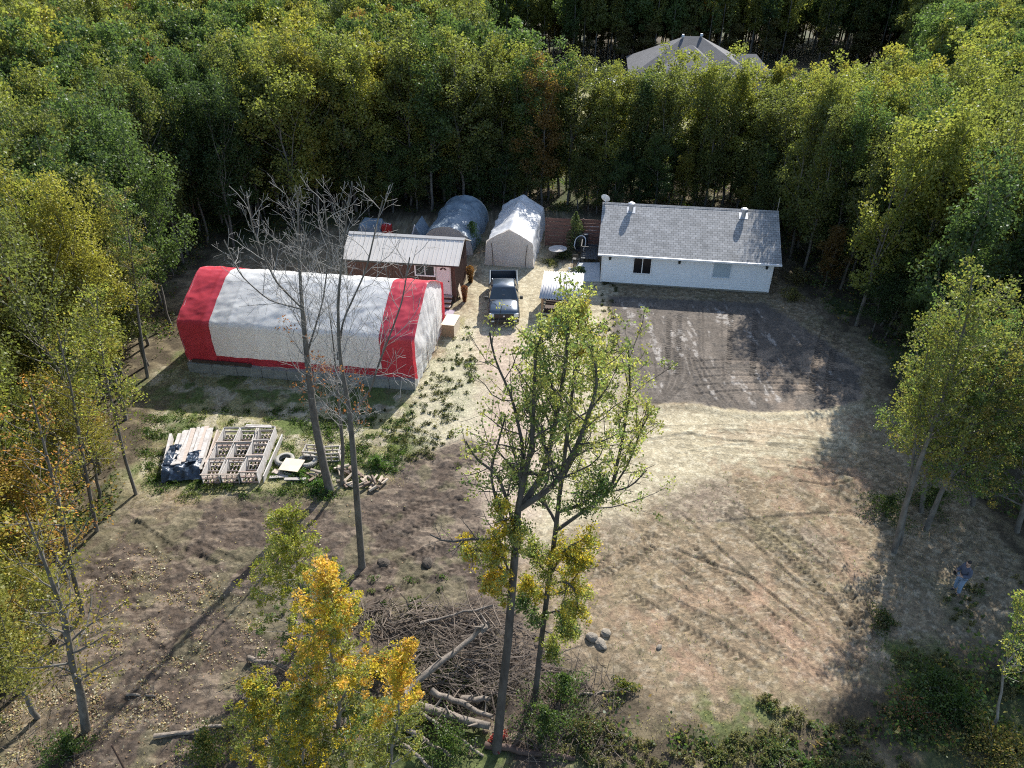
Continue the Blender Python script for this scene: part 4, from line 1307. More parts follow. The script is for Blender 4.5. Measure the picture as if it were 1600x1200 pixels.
for (px, py, sp, nn, lb) in heap:
    c = G(px, py)
    for q in range(nn):
        rr_ = sp * math.sqrt(rl.rand()); aa_ = rl.rand() * 2 * PI
        o = bpy.data.objects.new('firewood_log', proto[rl.randint(4)]); COL.objects.link(o)
        o.location = (c[0] + rr_ * math.cos(aa_) * 1.3, c[1] + rr_ * math.sin(aa_), .08 + (1 - rr_ / sp) * .42 * rl.rand())
        o.rotation_euler = (rl.rand() * 6, rl.rand() * .7 - .35, rl.rand() * PI)
        tag(o, lb, 'firewood', 'firewood: ' + lb[-28:])
clodm = pm('dark_clod', (.10, .08, .06), (.05, .04, .03), 6, .95, bump=.04)
rock = pm('boulder_stone', (.27, .23, .18), (.15, .13, .10), 5, .9, bump=.03)
def stone(loc, r, label, seed, name='boulder', mat=None):
    bm = bmesh.new(); bmesh.ops.create_icosphere(bm, subdivisions=3, radius=1.0)
    for v in bm.verts:
        p = v.co.copy(); n = fbm(np.array([p.x * 1.2 + p.z + seed]), np.array([p.y * 1.2 - p.z * .7 + seed]), 1.0, 3, seed)[0]
        v.co = Vector((p.x, p.y * .8, p.z * .62)) * r * (.7 + .65 * n)
    me = bpy.data.meshes.new(name); bm.to_mesh(me); bm.free()
    o = link(name, me, mat or (clodm if name == 'earth_clod' else rock)); o.location = loc; o.rotation_euler = (0, 0, seed); return tag(o, label, 'rock')
stone((*G(947, 990), .03), .22, 'largest rounded boulder at the edge of the clearing', 1)
stone((*G(938, 1006), -.03), .27, 'flat grey rock beside the largest boulder', 2)
stone((*G(925, 998), .05), .25, 'small brown rock touching the flat grey rock', 3)
stone((*G(1030, 1012), .02), .12, 'lone fist sized stone on the open clearing', 4)
stone((*G(668, 880), .02), .3, 'dark clod of earth right of the bare trunk foot', 5, 'earth_clod')
stone((*G(600, 880), .02), .28, 'dark clod of earth close to the bare trunk foot', 6, 'earth_clod')
# thin stake at the lower edge
o = MB().tube([(0, 0, 0), (.01, 0, .75), (0, .01, 1.5)], [.035, .03, .028], 6).build('wooden_stake', M['wood_dark']); o.location = (*G(196, 1205), 0); tag(o, 'thin dark stake standing alone in the leaf strewn soil', 'stake')

# ---------------------------------------------------------------- person with a controller
def skin(name, joints, edges, mat, parent=None, sub=2):
    me = bpy.data.meshes.new(name)
    me.from_pydata([j[0] for j in joints], edges, [])
    o = link(name, me, mat, parent, True)
    md = o.modifiers.new('skin', 'SKIN'); md.use_smooth_shade = True
    for i, j in enumerate(joints):
        r = j[1]; r = r if isinstance(r, tuple) else (r, r)
        me.skin_vertices[0].data[i].radius = r
    me.skin_vertices[0].data[0].use_root = True
    s = o.modifiers.new('sub', 'SUBSURF'); s.levels = sub; s.render_levels = sub
    return o
ppx, ppy = G(1492, 925)
per = thing('person', 'person in grey blue top and light jeans facing the yard, holding a controller', 'person', (ppx, ppy, gz(ppx, ppy)), R(8))
skm = pm('skin', (.42, .26, .19), (.38, .23, .16), 6, .6)
shirt = pm('grey_blue_jacket', (.085, .095, .13), (.06, .07, .10), 8, .85, bump=.01)
jean = pm('faded_blue_jeans', (.22, .30, .40), (.15, .21, .30), 8, .85, bump=.008)
hairm = pm('dark_hair', (.025, .018, .014), (.015, .011, .01), 30, .7)
# faces -x
J = [((.02, 0, .95), .11), ((.03, 0, 1.15), .11), ((.05, 0, 1.34), (.12, .10)), ((.04, 0, 1.47), .055), ((-.0, 0, 1.53), .05), ((-.02, 0, 1.62), (.085, .095)), ((-.03, 0, 1.70), (.07, .085)),
     ((.05, -.17, 1.40), .06), ((.04, -.24, 1.15), .045), ((-.20, -.17, 1.10), .036), ((-.31, -.11, 1.14), (.030, .02)),
     ((.05, .17, 1.40), .06), ((.04, .24, 1.15), .045), ((-.20, .17, 1.10), .036), ((-.31, .11, 1.14), (.030, .02)),
     ((.02, -.10, .86), .085), ((-.03, -.13, .48), .06), ((.02, -.14, .09), .042), ((-.10, -.15, .04), .035),
     ((.02, .10, .86), .085), ((.0, .12, .48), .06), ((.06, .13, .09), .042), ((-.06, .14, .04), .035)]
E = [(0, 1), (1, 2), (2, 3), (3, 4), (4, 5), (5, 6), (2, 7), (7, 8), (8, 9), (9, 10), (2, 11), (11, 12), (12, 13), (13, 14), (0, 15), (15, 16), (16, 17), (17, 18), (0, 19), (19, 20), (20, 21), (21, 22)]
for s, h in ((-1, 10), (1, 14)):
    for f in range(4):
        bpt = Vector(J[h][0]) + Vector((-.03, s * (.012 - f * .018) * -1, .012 - f * .004)); i = len(J)
        L_ = (.034, .04, .037, .028)[f]
        J += [(tuple(bpt), .0095), (tuple(bpt + Vector((-L_, -s * .012, .006))), .009), (tuple(bpt + Vector((-L_ * 1.3, -s * .035, -.012))), .008)]
        E += [(h, i), (i, i + 1), (i + 1, i + 2)]
    i = len(J); bpt = Vector(J[h][0]) + Vector((.01, -s * .03, .02))
    J += [(tuple(bpt), .011), (tuple(bpt + Vector((-.03, -s * .02, .018))), .0095)]
    E += [(h, i), (i, i + 1)]
body = skin('body', J, E, skm, per)
def grown(idx, edges, extra, name, mat):
    js = [(J[i][0], tuple(x + extra for x in (J[i][1] if isinstance(J[i][1], tuple) else (J[i][1], J[i][1])))) for i in idx]
    mp = {k: n for n, k in enumerate(idx)}
    return skin(name, js, [(mp[a], mp[b]) for a, b in edges], mat, per)
grown([0, 1, 2, 7, 8, 9, 11, 12, 13], [(0, 1), (1, 2), (2, 7), (7, 8), (8, 9), (2, 11), (11, 12), (12, 13)], .034, 'jacket', shirt)
grown([0, 15, 16, 17, 19, 20, 21], [(0, 15), (15, 16), (16, 17), (0, 19), (19, 20), (20, 21)], .026, 'jeans', jean)
for s, (x, y) in ((0, (.02, -.14)), (1, (.06, .13))):
    skin('shoe', [((x, y, .05), .055), ((x - .10, y, .045), .048), ((x - .17, y, .04), .04)], [(0, 1), (1, 2)], M['black'], per, 2)
skin('hair', [((.005, 0, 1.66), (.09, .098)), ((.01, 0, 1.725), (.078, .09)), ((-.045, 0, 1.755), (.06, .075))], [(0, 1), (1, 2)], hairm, per)
b = MB(); b.lathe([(0, -.012), (.014, 0), (0, .02)], n=8, M=Matrix.Translation((-.115, 0, 1.615))); b.build('nose', skm, per)
b = MB()
for s in (-1, 1): b.lathe([(0, -.012), (.012, 0), (0, .012)], n=8, M=Matrix.Translation((-.103, s * .034, 1.645)))
b.build('eye', M['black'], per)
MB().box(-.107, -.10, -.022, .022, 1.568, 1.575).build('mouth', pm('lips', (.3, .12, .1), (.25, .1, .08), 5, .6), per)
b = MB()
for s in (-1, 1): b.lathe([(0, -.03), (.015, 0), (0, .03)], n=8, M=Matrix.Translation((-.01, s * .097, 1.63)))
b.build('ear', skm, per)
rc = thing('remote_controller', 'small dark handheld controller held out in front of the person', 'controller', (ppx - .40 * math.cos(R(8)), ppy - .40 * math.sin(R(8)), gz(ppx, ppy) + 1.14), R(98))
MB().box(-.09, .09, -.05, .05, -.02, .02).build('body', M['black'], rc, bevel=.008)
MB().box(-.06, .06, .03, .045, .02, .13).build('screen', M['glass'], rc)
for s in (-.06, .06): MB().cyl(s, 0, .02, .045, .008, n=6).build('stick', M['galv'], rc)
# ================================================================= trees
M['leaf'] = leafmat('leaf')
M['bark'] = pm('grey_poplar_bark', (.17, .155, .13), (.075, .066, .055), 5, .9, bump=.01, stretch=(1, 1, .35))
M['bark_shade_toned'] = pm('shade_toned_poplar_bark', (.10, .088, .075), (.045, .038, .032), 6, .95, bump=.015, stretch=(1, 1, .3))  # poplar bark darkened all over, painting in the trunks' shaded near side
M['limb_pale'] = pm('pale_bleached_limb', (.34, .32, .29), (.20, .188, .17), 4, .9)
M['bark_pale'] = pm('pale_dead_bark', (.26, .245, .22), (.13, .12, .10), 5, .9, bump=.01, stretch=(1, 1, .35))
M['twig'] = pm('grey_twig', (.21, .165, .125), (.075, .058, .045), 1.2, .9)
GREEN, DGREEN, OLIVE, YGREEN = (.120, .172, .058), (.092, .138, .052), (.180, .198, .062), (.27, .28, .07)
YELLOW, ORANGE, RUSSET = (.46, .36, .045), (.52, .25, .04), (.26, .11, .05)


def unit(v):
    return v / (np.linalg.norm(v) + 1e-9)


class TreeB:
    def __init__(s, seed):
        s.rng = np.random.RandomState(seed); s.mb = MB(); s.P = []; s.C = []; s.S = []

    def path(s, p, d, L, up, wob, n):
        pts = [np.array(p, float)]; d = unit(np.array(d, float))
        for i in range(n):
            d = unit(d + s.rng.normal(size=3) * wob + np.array((0, 0, up)))
            pts.append(pts[-1] + d * L / n)
        return np.array(pts)

    def clump(s, c, r, n, col, size=.06, zs=.85, jit=.28):
        q = s.rng.normal(size=(n, 3)); q /= np.linalg.norm(q, axis=1, keepdims=True)
        q *= (s.rng.rand(n, 1) ** .45) * r; q[:, 2] *= zs
        s.P.append(c + q)
        cl = np.array(col) * (1 + (s.rng.rand() - .5) * .35)
        f = 1 + (s.rng.rand(n, 1) - .5) * jit * 2
        cc = cl * f
        cc[:, 0] *= 1 + (s.rng.rand(n) - .4) * .35
        s.C.append(cc); s.S.append(size * (.7 + .6 * s.rng.rand(n)))

    def branch(s, p, d, L, r, lev, mx, up=.12, wob=.16, dens=2.4, leaf=None, ang=(35, 60), rmin=.007):
        n = max(3, int(L / .3))
        pts = s.path(p, d, L, up, wob, n)
        rad = np.linspace(r, max(rmin, r * .25), n + 1)
        s.mb.tube(pts, list(rad), (7, 5, 4, 3, 3)[min(lev, 4)], cap=False, mi=1)
        if leaf and lev >= leaf['lev']:
            for t in leaf.get('at', (.6, 1.0)):
                c = pts[int(t * n)]
                if s.rng.rand() < leaf.get('prob', 1):
                    s.clump(c, leaf['r'] * (.7 + .6 * s.rng.rand()), leaf['n'], leaf['col'](c, s.rng), leaf.get('size', .06))
        if lev < mx:
            k = max(2, int(L * dens)); a0 = s.rng.rand() * 6.28
            for i in range(k):
                t = .22 + .75 * (i + s.rng.rand() * .8) / k
                j = min(n - 1, int(t * n)); q = pts[j]; dd = unit(pts[j + 1] - pts[j])
                a0 += 2.4; an = R(s.rng.uniform(*ang))
                x = unit(np.cross(dd, (.3, .2, .93))); y = np.cross(dd, x)
                nd = dd * math.cos(an) + (x * math.cos(a0) + y * math.sin(a0)) * math.sin(an)
                s.branch(q, nd, L * (.25 + .35 * (1 - t) + .12 * s.rng.rand()), rad[j] * .55, lev + 1, mx, up, wob, dens * 1.15, leaf, ang, rmin)
        return pts

    def leafmesh(s, name):
        return leaf_mesh(name, np.concatenate(s.P), np.concatenate(s.S), np.clip(np.concatenate(s.C), .004, .8), s.rng)


def plant_tree(name, label, cat, loc, tb, bark, group=None, crownmat=None, rot=0):
    t = thing(name, label, cat, loc, rot, group)
    tb.mb.build('trunk', bark if isinstance(bark, list) else [bark, bark], t, smooth=True)
    if tb.P:
        link('crown', tb.leafmesh('crown'), crownmat or M['leaf'], t)
    return t


# ---------------------------------------------------------------- forest kinds
def forest_proto(seed, h, cr, base, nleaf, size, nlimb=22, sparse=0.0, peak=.35, detail=True):
    tb = TreeB(seed); rng = tb.rng
    n = 10
    r0 = .0095 * h
    cl = []
    nlead = 1 + rng.randint(3)
    stems = []
    for q in range(nlead):
        wx, wy = np.cumsum(rng.normal(size=n + 1) * .10), np.cumsum(rng.normal(size=n + 1) * .10)
        wx -= wx[0]; wy -= wy[0]
        hz = h * (.95 if q == 0 else .68 + .22 * rng.rand())
        tz = np.linspace(-.3, hz, n + 1)
        if q:
            a = rng.rand() * 6.28; w = (.5 + .5 * rng.rand()) * cr * .55; k = np.clip((tz / h - .3) * 2.2, 0, 1)
            wx = stems[0][:, 0] * (1 - k) + (math.cos(a) * w + wx) * k; wy = stems[0][:, 1] * (1 - k) + (math.sin(a) * w + wy) * k
            sel = tz > h * .22
        else: sel = tz > -1
        tp_ = np.stack([wx, wy, tz], 1); stems.append(tp_)
        tb.mb.tube(tp_[sel], list(np.linspace(r0 * (1 if q == 0 else .5), .018, n + 1)[sel]), 7 if detail else 4, cap=False)
    ax, ay = rng.rand() * 6.28, .25 + .25 * rng.rand()
    for i in range(nlimb):
        t = (i + rng.rand() * .7) / nlimb
        st = stems[i % nlead]; hz = st[-1, 2]
        z = h * base + (hz - h * base) * t
        w = cr * (.22 + .78 * math.sin(PI * min(1, (t + .10) / (peak * 2 + .2) if t < peak else .5 + (t - peak) / (1 - peak) * .48)))
        a = i * 2.4 + rng.rand() * 1.2; el = R(22 + 42 * t + rng.rand() * 16)
        w *= (.55 + .75 * rng.rand()) * (1 + ay * math.cos(a - ax)) * (.8 if nlead > 1 else 1)
        d = np.array((math.cos(a) * math.cos(el), math.sin(a) * math.cos(el), math.sin(el)))
        L_ = min(w / max(.4, math.cos(el)), cr * 1.5)
        p0 = np.array([np.interp(z, st[:, 2], st[:, 0]), np.interp(z, st[:, 2], st[:, 1]), z])
        pts = tb.path(p0, d, L_, .08, .12, 4)
        tb.mb.tube(pts, list(np.linspace(r0 * .3 * (1 - .5 * t), .010, 5)), 4 if detail else 3, cap=False)
        for q in ((2, .75), (3, .95), (4, .85), (4, .6)):
            if rng.rand() < .12: continue
            cl.append((pts[q[0]] + rng.normal(size=3) * .26, q[1] * (.30 + .42 * rng.rand()) * (.6 + .4 * cr / 1.9)))
    for st in stems:
        for t in np.linspace(.74, 1.02, 8):
            p = st[0] + (st[-1] - st[0]) * t; z = p[2]
            cl.append((np.array([np.interp(z, st[:, 2], st[:, 0]), np.interp(z, st[:, 2], st[:, 1]), z]) + rng.normal(size=3) * .15, .46 - .30 * (t - .74) / .28))
    if sparse:
        cl = [c for c in cl if rng.rand() > sparse]
    tot = sum(c[1] ** 1.7 for c in cl)
    for c, r in cl:
        k = max(6, int(nleaf * r ** 1.7 / tot))
        v = .78 + .50 * rng.rand()
        g = rng.rand()
        tb.clump(c, r * 1.3, k, (v * (1 + .22 * g), v * (1 + .04 * g), v * (1 - .15 * g)), size, zs=1.05, jit=.30)
    if detail:                                   # dead stubs low on the stem
        for i in range(7):
            z = h * (.12 + .3 * rng.rand()); a = rng.rand() * 6.28
            pts = tb.path((0, 0, z), (math.cos(a), math.sin(a), .3), .6 + rng.rand(), .02, .15, 3)
            tb.mb.tube(pts, [.02, .015, .01, .006], 3, cap=False)
    tr = tb.mb.mesh('trunk'); tr.shade_smooth(); tr.materials.append(M['bark'])
    cm = tb.leafmesh('crown'); cm.materials.append(M['leaf'])
    return tr, cm, tb


near_p = [forest_proto(100 + i, 12, [2.0, 2.4, 1.8, 2.2, 2.6, 2.1][i], [.24, .2, .3, .22, .2, .26][i], 16000, .095, 30, [0, .1, 0, .15, .05, .1][i]) for i in range(6)]
sparse_p = [forest_proto(140 + i, 11, [2.0, 2.3, 1.8][i], .30, 6200, .095, 26, .35) for i in range(3)]
mid_p = [forest_proto(200 + i, 12, 1.65 + .2 * (i % 5), .18 + .05 * (i % 3), 8600, .135, 30, .08 * (i % 3), peak=.28 + .10 * (i % 3)) for i in range(12)]
far_p = [forest_proto(300 + i, 12, 1.7 + .15 * (i % 4), .32, 4000, .21, 18, 0, detail=False) for i in range(5)]

# where the woods stand
rf = np.random.RandomState(42)
sp = 2.45
cand = []
for iy, y in enumerate(np.arange(12, 152, sp * .86)):
    for x in np.arange(-112, 112, sp):
        cand.append((x + (iy % 2) * sp / 2 + rf.uniform(-.85, .85), y + rf.uniform(-.85, .85)))
cand = np.array(cand)
cx_, cy_ = cand[:, 0], cand[:, 1]
sdc = sdist(cx_, cy_, CLEAR)
keep = sdc < -.7
gap = sdist(cx_, cy_, np.array([(3, 68), (30, 68), (38, 73), (50, 98), (60, 124), (-4, 124), (-4, 90)]))
keep &= gap < 0
hb = sdist(cx_, cy_, np.array([(5, 44), (19.5, 44), (20.5, 58.6), (5, 59.8)])); keep &= hb < -.6
keep &= ~((cx_ > 8) & (cy_ < 20.5)) & ~((cx_ > -12) & (cx_ < 9) & (cy_ < 20))
keep &= ~((cx_ > 13) & (cx_ < 24) & (cy_ > 20) & (cy_ < 27))        # hand placed group there
keep &= ~((cx_ > -16) & (cx_ < 0) & (cy_ < 61.0) & (cy_ > 40)) & ~((cx_ > -1) & (cx_ < 7) & (cy_ < 61.5) & (cy_ > 40))
keep &= ~((cx_ > 12) & (cx_ < 19) & (cy_ < 46) & (cy_ > 20)) & ~((cx_ > 10) & (cx_ < 20.5) & (cy_ < 61) & (cy_ > 40))
keep &= ~((cx_ > 16) & (cy_ < 36) & (rf.rand(len(cx_)) < .42))
keep &= ~((cy_ > 124) & (rf.rand(len(cx_)) < .0))
hh = 12.0 * (.82 + .36 * fbm(cx_, cy_, .11, 3, 4)) * (.9 + .2 * rf.rand(len(cx_)))
belt = (gap > -12) & (cy_ < 72) & (cx_ > 2)
hh = np.where(belt, 10.9 * (.92 + .12 * rf.rand(len(cx_))), hh)
hh = np.where(cy_ > 118, hh * 1.12, hh)


def proj(x, y, z):
    t = y * CP + (CAMH - z) * SP
    return 800 + FPX * x / t, 600 - FPX * ((z - CAMH) * CP + y * SP) / t, t


pxb, pyb, tb_ = proj(cx_, cy_, np.zeros(len(cx_)) + 1); pxt, pyt, tt_ = proj(cx_, cy_, hh)
mx_ = 2.6 * FPX / tt_
vis = ((pxb > -mx_) & (pxb < 1600 + mx_) | (pxt > -mx_) & (pxt < 1600 + mx_)) & (pyt < 1260) & (pyb > -10)
shade = (pxt > 0) & (pxt < 2150) & (cy_ > 20) & (cy_ < 62) & (cx_ > 14)      # beyond the edge but shading the yard
keep &= (vis | shade)
cand = cand[keep]; hh = hh[keep]; vis = vis[keep]
dist = np.hypot(np.hypot(cand[:, 0], cand[:, 1]), CAMH - 8)
order = np.argsort(dist)
cand, hh, dist, vis = cand[order], hh[order], dist[order], vis[order]
NIND = 270
zone_n = fbm(cand[:, 0], cand[:, 1], .09, 3, 77); zone_r = rf.rand(len(cand))


def leaf_kind(x, y, a, b):
    """colour of a tree: greens deep in the woods, yellower at the belt and the left edge"""
    s = a * .75 + b * .45
    if x > 3 and 55 < y < 72: s += .07
    if x < -14 and y < 32: s += .24
    if x < -28 and y > 60: s += .03
    if b > .985: return 'russet', (.24, .15, .05)
    if s > .86: return 'yellow', (.34, .31, .07)
    if s > .74: return 'yellow green', YGREEN if b > .5 else (.24, .265, .06)
    if s > .60: return 'olive green', OLIVE
    if s > .46: return 'green', GREEN
    return 'dark green', DGREEN


def region(x, y):
    if y > 118: return 'in the dark woods beyond the hip roofed house'
    if x > 2 and y > 55.5 and x < 27: return 'in the tree belt behind the bungalow' if y < 62 else 'in the rear of the tree belt behind the bungalow'
    if x >= 27 and y > 55: return 'in the woods beyond the belt at the upper right'
    if x > 12: return 'in the woods right of the dark pad' if y > 34 else 'in the shady woods above the person'
    if x > -18 and y > 55: return 'in the woods behind the cabin and tents' if y < 70 else 'deep in the woods behind the cabin and tents'
    if y > 70: return 'deep in the woods beyond the striped tent'
    if y > 48: return 'in the woods beyond the striped tent'
    if y > 33: return 'in the woods at the left end of the striped tent'
    if y > 23: return 'in the woods beside the lumber pile'
    return 'in the thin woods beside the leaf littered soil'


made = []
for i in range(min(NIND, len(cand))):
    x, y = cand[i]; d = dist[i]
    kn, colr = leaf_kind(x, y, zone_n[i], zone_r[i])
    if x < -14 and y < 31 and zone_r[i] < .7: pr_ = sparse_p[i % 3]
    elif d < 42: pr_ = near_p[i % 6]
    else: pr_ = mid_p[(i * 5 + int(zone_r[i] * 4)) % 12]
    s = hh[i] / 12.0
    colr = tuple(np.array(colr) * (.85 + .3 * rf.rand())) + (1.0,)
    t = thing('poplar_tree', f"{kn} poplar {region(x, y)}", 'tree', (x, y, gz(x, y)), rf.rand() * 6.28, f"{kn} poplars {region(x, y)}")
    w = s * (.92 + .16 * rf.rand()) * (1.22 if (x > -20 and 55 < y < 74) else 1)
    t.scale = (w, w, s)
    tr = bpy.data.objects.new('trunk', pr_[0]); COL.objects.link(tr); tr.parent = t
    cr = bpy.data.objects.new('crown', pr_[1]); COL.objects.link(cr); cr.parent = t
    cr.color = colr
    t.rotation_euler[0] = R(rf.uniform(-2.5, 2.5)); t.rotation_euler[1] = R(rf.uniform(-2.5, 2.5))
    made.append(t)

# shorter growth that closes the foot of the wood edge
few = 0
for i in range(900):
    q = rf.rand()
    if q < .34: x, y = rf.uniform(3, 28), rf.uniform(60.5, 65)
    elif q < .64: x, y = rf.uniform(-24, 3), rf.uniform(60, 64)
    elif q < .82: x, y = rf.uniform(19.5, 30), rf.uniform(34, 60)
    elif q < .90: x, y = rf.uniform(-32, -21), rf.uniform(30, 50)
    else: x, y = rf.uniform(-24, -15), rf.uniform(14, 30)
    if float(sdist(np.array([x]), np.array([y]), CLEAR)[0]) > -1.0 or few >= 170: continue
    if any((x - m.location.x) ** 2 + (y - m.location.y) ** 2 < .8 for m in made): continue
    near = y < 32
    kn, colr = leaf_kind(x, y, rf.rand() * .55 + (.38 if near else .1), rf.rand())
    pr_ = sparse_p[i % 3] if near else mid_p[i % 12]
    s = (.30 + .22 * rf.rand())
    t = thing('young_poplar', f"young {kn} poplar {region(x, y)}", 'tree', (x, y, gz(x, y)), rf.rand() * 6.28, f"young {kn} poplars {region(x, y)}")
    t.scale = (s * 1.5, s * 1.5, s)
    tr = bpy.data.objects.new('trunk', pr_[0]); COL.objects.link(tr); tr.parent = t
    cr = bpy.data.objects.new('crown', pr_[1]); COL.objects.link(cr); cr.parent = t
    cr.color = tuple(np.array(colr) * (.8 + .3 * rf.rand())) + (1.0,)
    made.append(t); few += 1

for i, (px, py) in enumerate([(22, 770), (62, 822), (8, 890), (72, 925), (28, 985), (84, 1000), (4, 1075), (48, 1065), (58, 715), (15, 660), (105, 905), (95, 800), (128, 760), (60, 1120), (150, 700), (90, 660)]):
    x, y = G(px, py)
    s = (.34 + .22 * rf.rand())
    t = thing('young_poplar', 'young gold leaved poplar in the thin woods beside the leaf littered soil', 'tree', (x, y, gz(x, y)), rf.rand() * 6.28, 'young gold leaved poplars beside the leaf litter')
    t.scale = (s * 1.7, s * 1.7, s); t.rotation_euler[0] = R(rf.uniform(-6, 6))
    tr = bpy.data.objects.new('trunk', sparse_p[i % 3][0]); COL.objects.link(tr); tr.parent = t
    cr = bpy.data.objects.new('crown', sparse_p[i % 3][1]); COL.objects.link(cr); cr.parent = t
    cr.color = [(.40, .33, .07, 1), (.30, .29, .07, 1), (.46, .30, .07, 1), (.24, .27, .07, 1)][i % 4]

# the woods past those: one mass
def arr(me):
    n = len(me.vertices); v = np.empty(n * 3, np.float32); me.vertices.foreach_get('co', v); return v.reshape(-1, 3)
GAP = np.array([(3, 68), (30, 68), (38, 73), (50, 98), (60, 124), (-4, 124), (-4, 90)])
def gap_of(x, y): return float(sdist(np.array([x]), np.array([y]), GAP)[0])
fv = [arr(p[1]) for p in far_p]; fc = []
for p in far_p:
    a = p[1].attributes['leafcol']; c = np.empty(len(p[1].vertices) * 4, np.float32); a.data.foreach_get('color', c); fc.append(c.reshape(-1, 4)[:, :3])
VV, CC = [], []; tmb = MB()
for i in range(NIND, len(cand)):
    if not vis[i]: continue
    if cand[i][1] > 126 and zone_r[i] < .4: continue
    x, y = cand[i]; k = i % 5; a = rf.rand() * 6.28; s = hh[i] / 12
    v = fv[k] * (s, s, s); c, sn = math.cos(a), math.sin(a)
    w = np.stack([v[:, 0] * c - v[:, 1] * sn + x, v[:, 0] * sn + v[:, 1] * c + y, v[:, 2]], 1)
    VV.append(w); kn, colr = leaf_kind(x, y, zone_n[i], zone_r[i]); CC.append(fc[k] * np.array(colr) * (.8 + .4 * rf.rand()))
    if (y > 117 and i % 3 == 0) or (y < 117 and gap_of(x, y) > -9 and y > 60):
        w2 = w.copy(); w2[:, 2] = w2[:, 2] * .5 - .8; w2[:, 0] += .9; VV.append(w2); CC.append(fc[k] * np.array(GREEN if i % 3 else (.22, .2, .08)) * 1.0)
    tmb.tube([(x, y, -.2), (x + .1, y, 6), (x, y, 11 * s)], [.13, .09, .04], 4, cap=False)
print('forest trees', len(cand), 'individual', len(made), 'mass', len(VV))
if VV:
    V = np.concatenate(VV); Cc = np.concatenate(CC); N = len(V) // 4
    me = bpy.data.meshes.new('far_woods')
    base_i = len(V)
    tv = np.array(tmb.v, np.float32); tf = np.array(tmb.f, np.int32) + base_i
    VA = np.concatenate([V, tv]); 
    me.vertices.add(len(VA)); me.vertices.foreach_set('co', VA.reshape(-1).astype(np.float32))
    li = np.concatenate([np.arange(len(V), dtype=np.int32), tf.reshape(-1)])
    me.loops.add(len(li)); me.loops.foreach_set('vertex_index', li)
    npoly = N + len(tf)
    me.polygons.add(npoly); me.polygons.foreach_set('loop_start', (np.arange(npoly) * 4).astype(np.int32))
    mi = np.concatenate([np.zeros(N, np.int32), np.ones(len(tf), np.int32)])
    me.polygons.foreach_set('material_index', mi)
    me.update(calc_edges=True)
    at = me.color_attributes.new('leafcol', 'FLOAT_COLOR', 'POINT')
    cc = np.ones((len(VA), 4), np.float32); cc[:len(V), :3] = Cc
    at.data.foreach_set('color', cc.reshape(-1))
    o = link('far_woods', me, [M['leaf'], M['bark']])
    tag(o, 'unbroken green and olive treetops of the woods stretching to the top of the view', 'woods', kind='stuff')

# ---------------------------------------------------------------- the bare tree pair
def bare_tree(seed, base, pts_px, rad, D, nlimb, label, t0=.38, Lmax=4.2, extra=None, remnant=True):
    tb = TreeB(seed); rng = tb.rng
    P = [np.array((base[0], base[1], -.2))] + [AT(px, py, D + dd) for (px, py, dd) in pts_px]
    P = np.array(P) - np.array((base[0], base[1], 0))
    n = 26
    cum = np.concatenate([[0], np.cumsum(np.linalg.norm(np.diff(P, axis=0), axis=1))]); s = np.linspace(0, cum[-1], n)
    T = np.stack([np.interp(s, cum, P[:, i]) for i in range(3)], 1); T[1:-1] = (T[:-2] + T[1:-1] * 2 + T[2:]) / 4
    rr = np.interp(np.linspace(0, 1, n), [0, .04, .35, .7, 1], [rad * 1.35, rad, rad * .8, rad * .4, .015])
    tb.mb.tube(T, list(rr), 12, cap=False)
    leaf = None
    for i in range(nlimb):
        t = t0 + (.97 - t0) * (i + rng.rand()) / nlimb
        j = min(n - 2, int(t * n)); a = i * 2.4 + rng.rand(); el = R(20 + 30 * t + rng.rand() * 15)
        d = (math.cos(a) * math.cos(el), math.sin(a) * math.cos(el), math.sin(el))
        L_ = (1.2 + (Lmax - 1.2) * (1 - (t - t0) / (1 - t0)) ** .8 * (.6 + .4 * rng.rand())) if t > t0 + .08 else 1 + 1.3 * rng.rand()
        rem = {'lev': 2, 'r': .16, 'n': 5, 'size': .075, 'prob': .5, 'at': (1.0,), 'col': lambda c, g: RUSSET} if remnant and .40 < t < .56 and i % 2 == 0 else None
        tb.branch(T[j], d, L_, rr[j] * .22, 1, 3, up=.17, wob=.18, dens=3.6, leaf=rem, rmin=.005)
    for f in (extra or []):
        f(tb, T, rr)
    return plant_tree('bare_tree', label, 'tree', (base[0], base[1], gz(*base)), tb, [M['bark'], M['limb_pale']])


def fork(px0, py0, pxs, D, r):
    def f(tb, T, rr):
        return
    return f


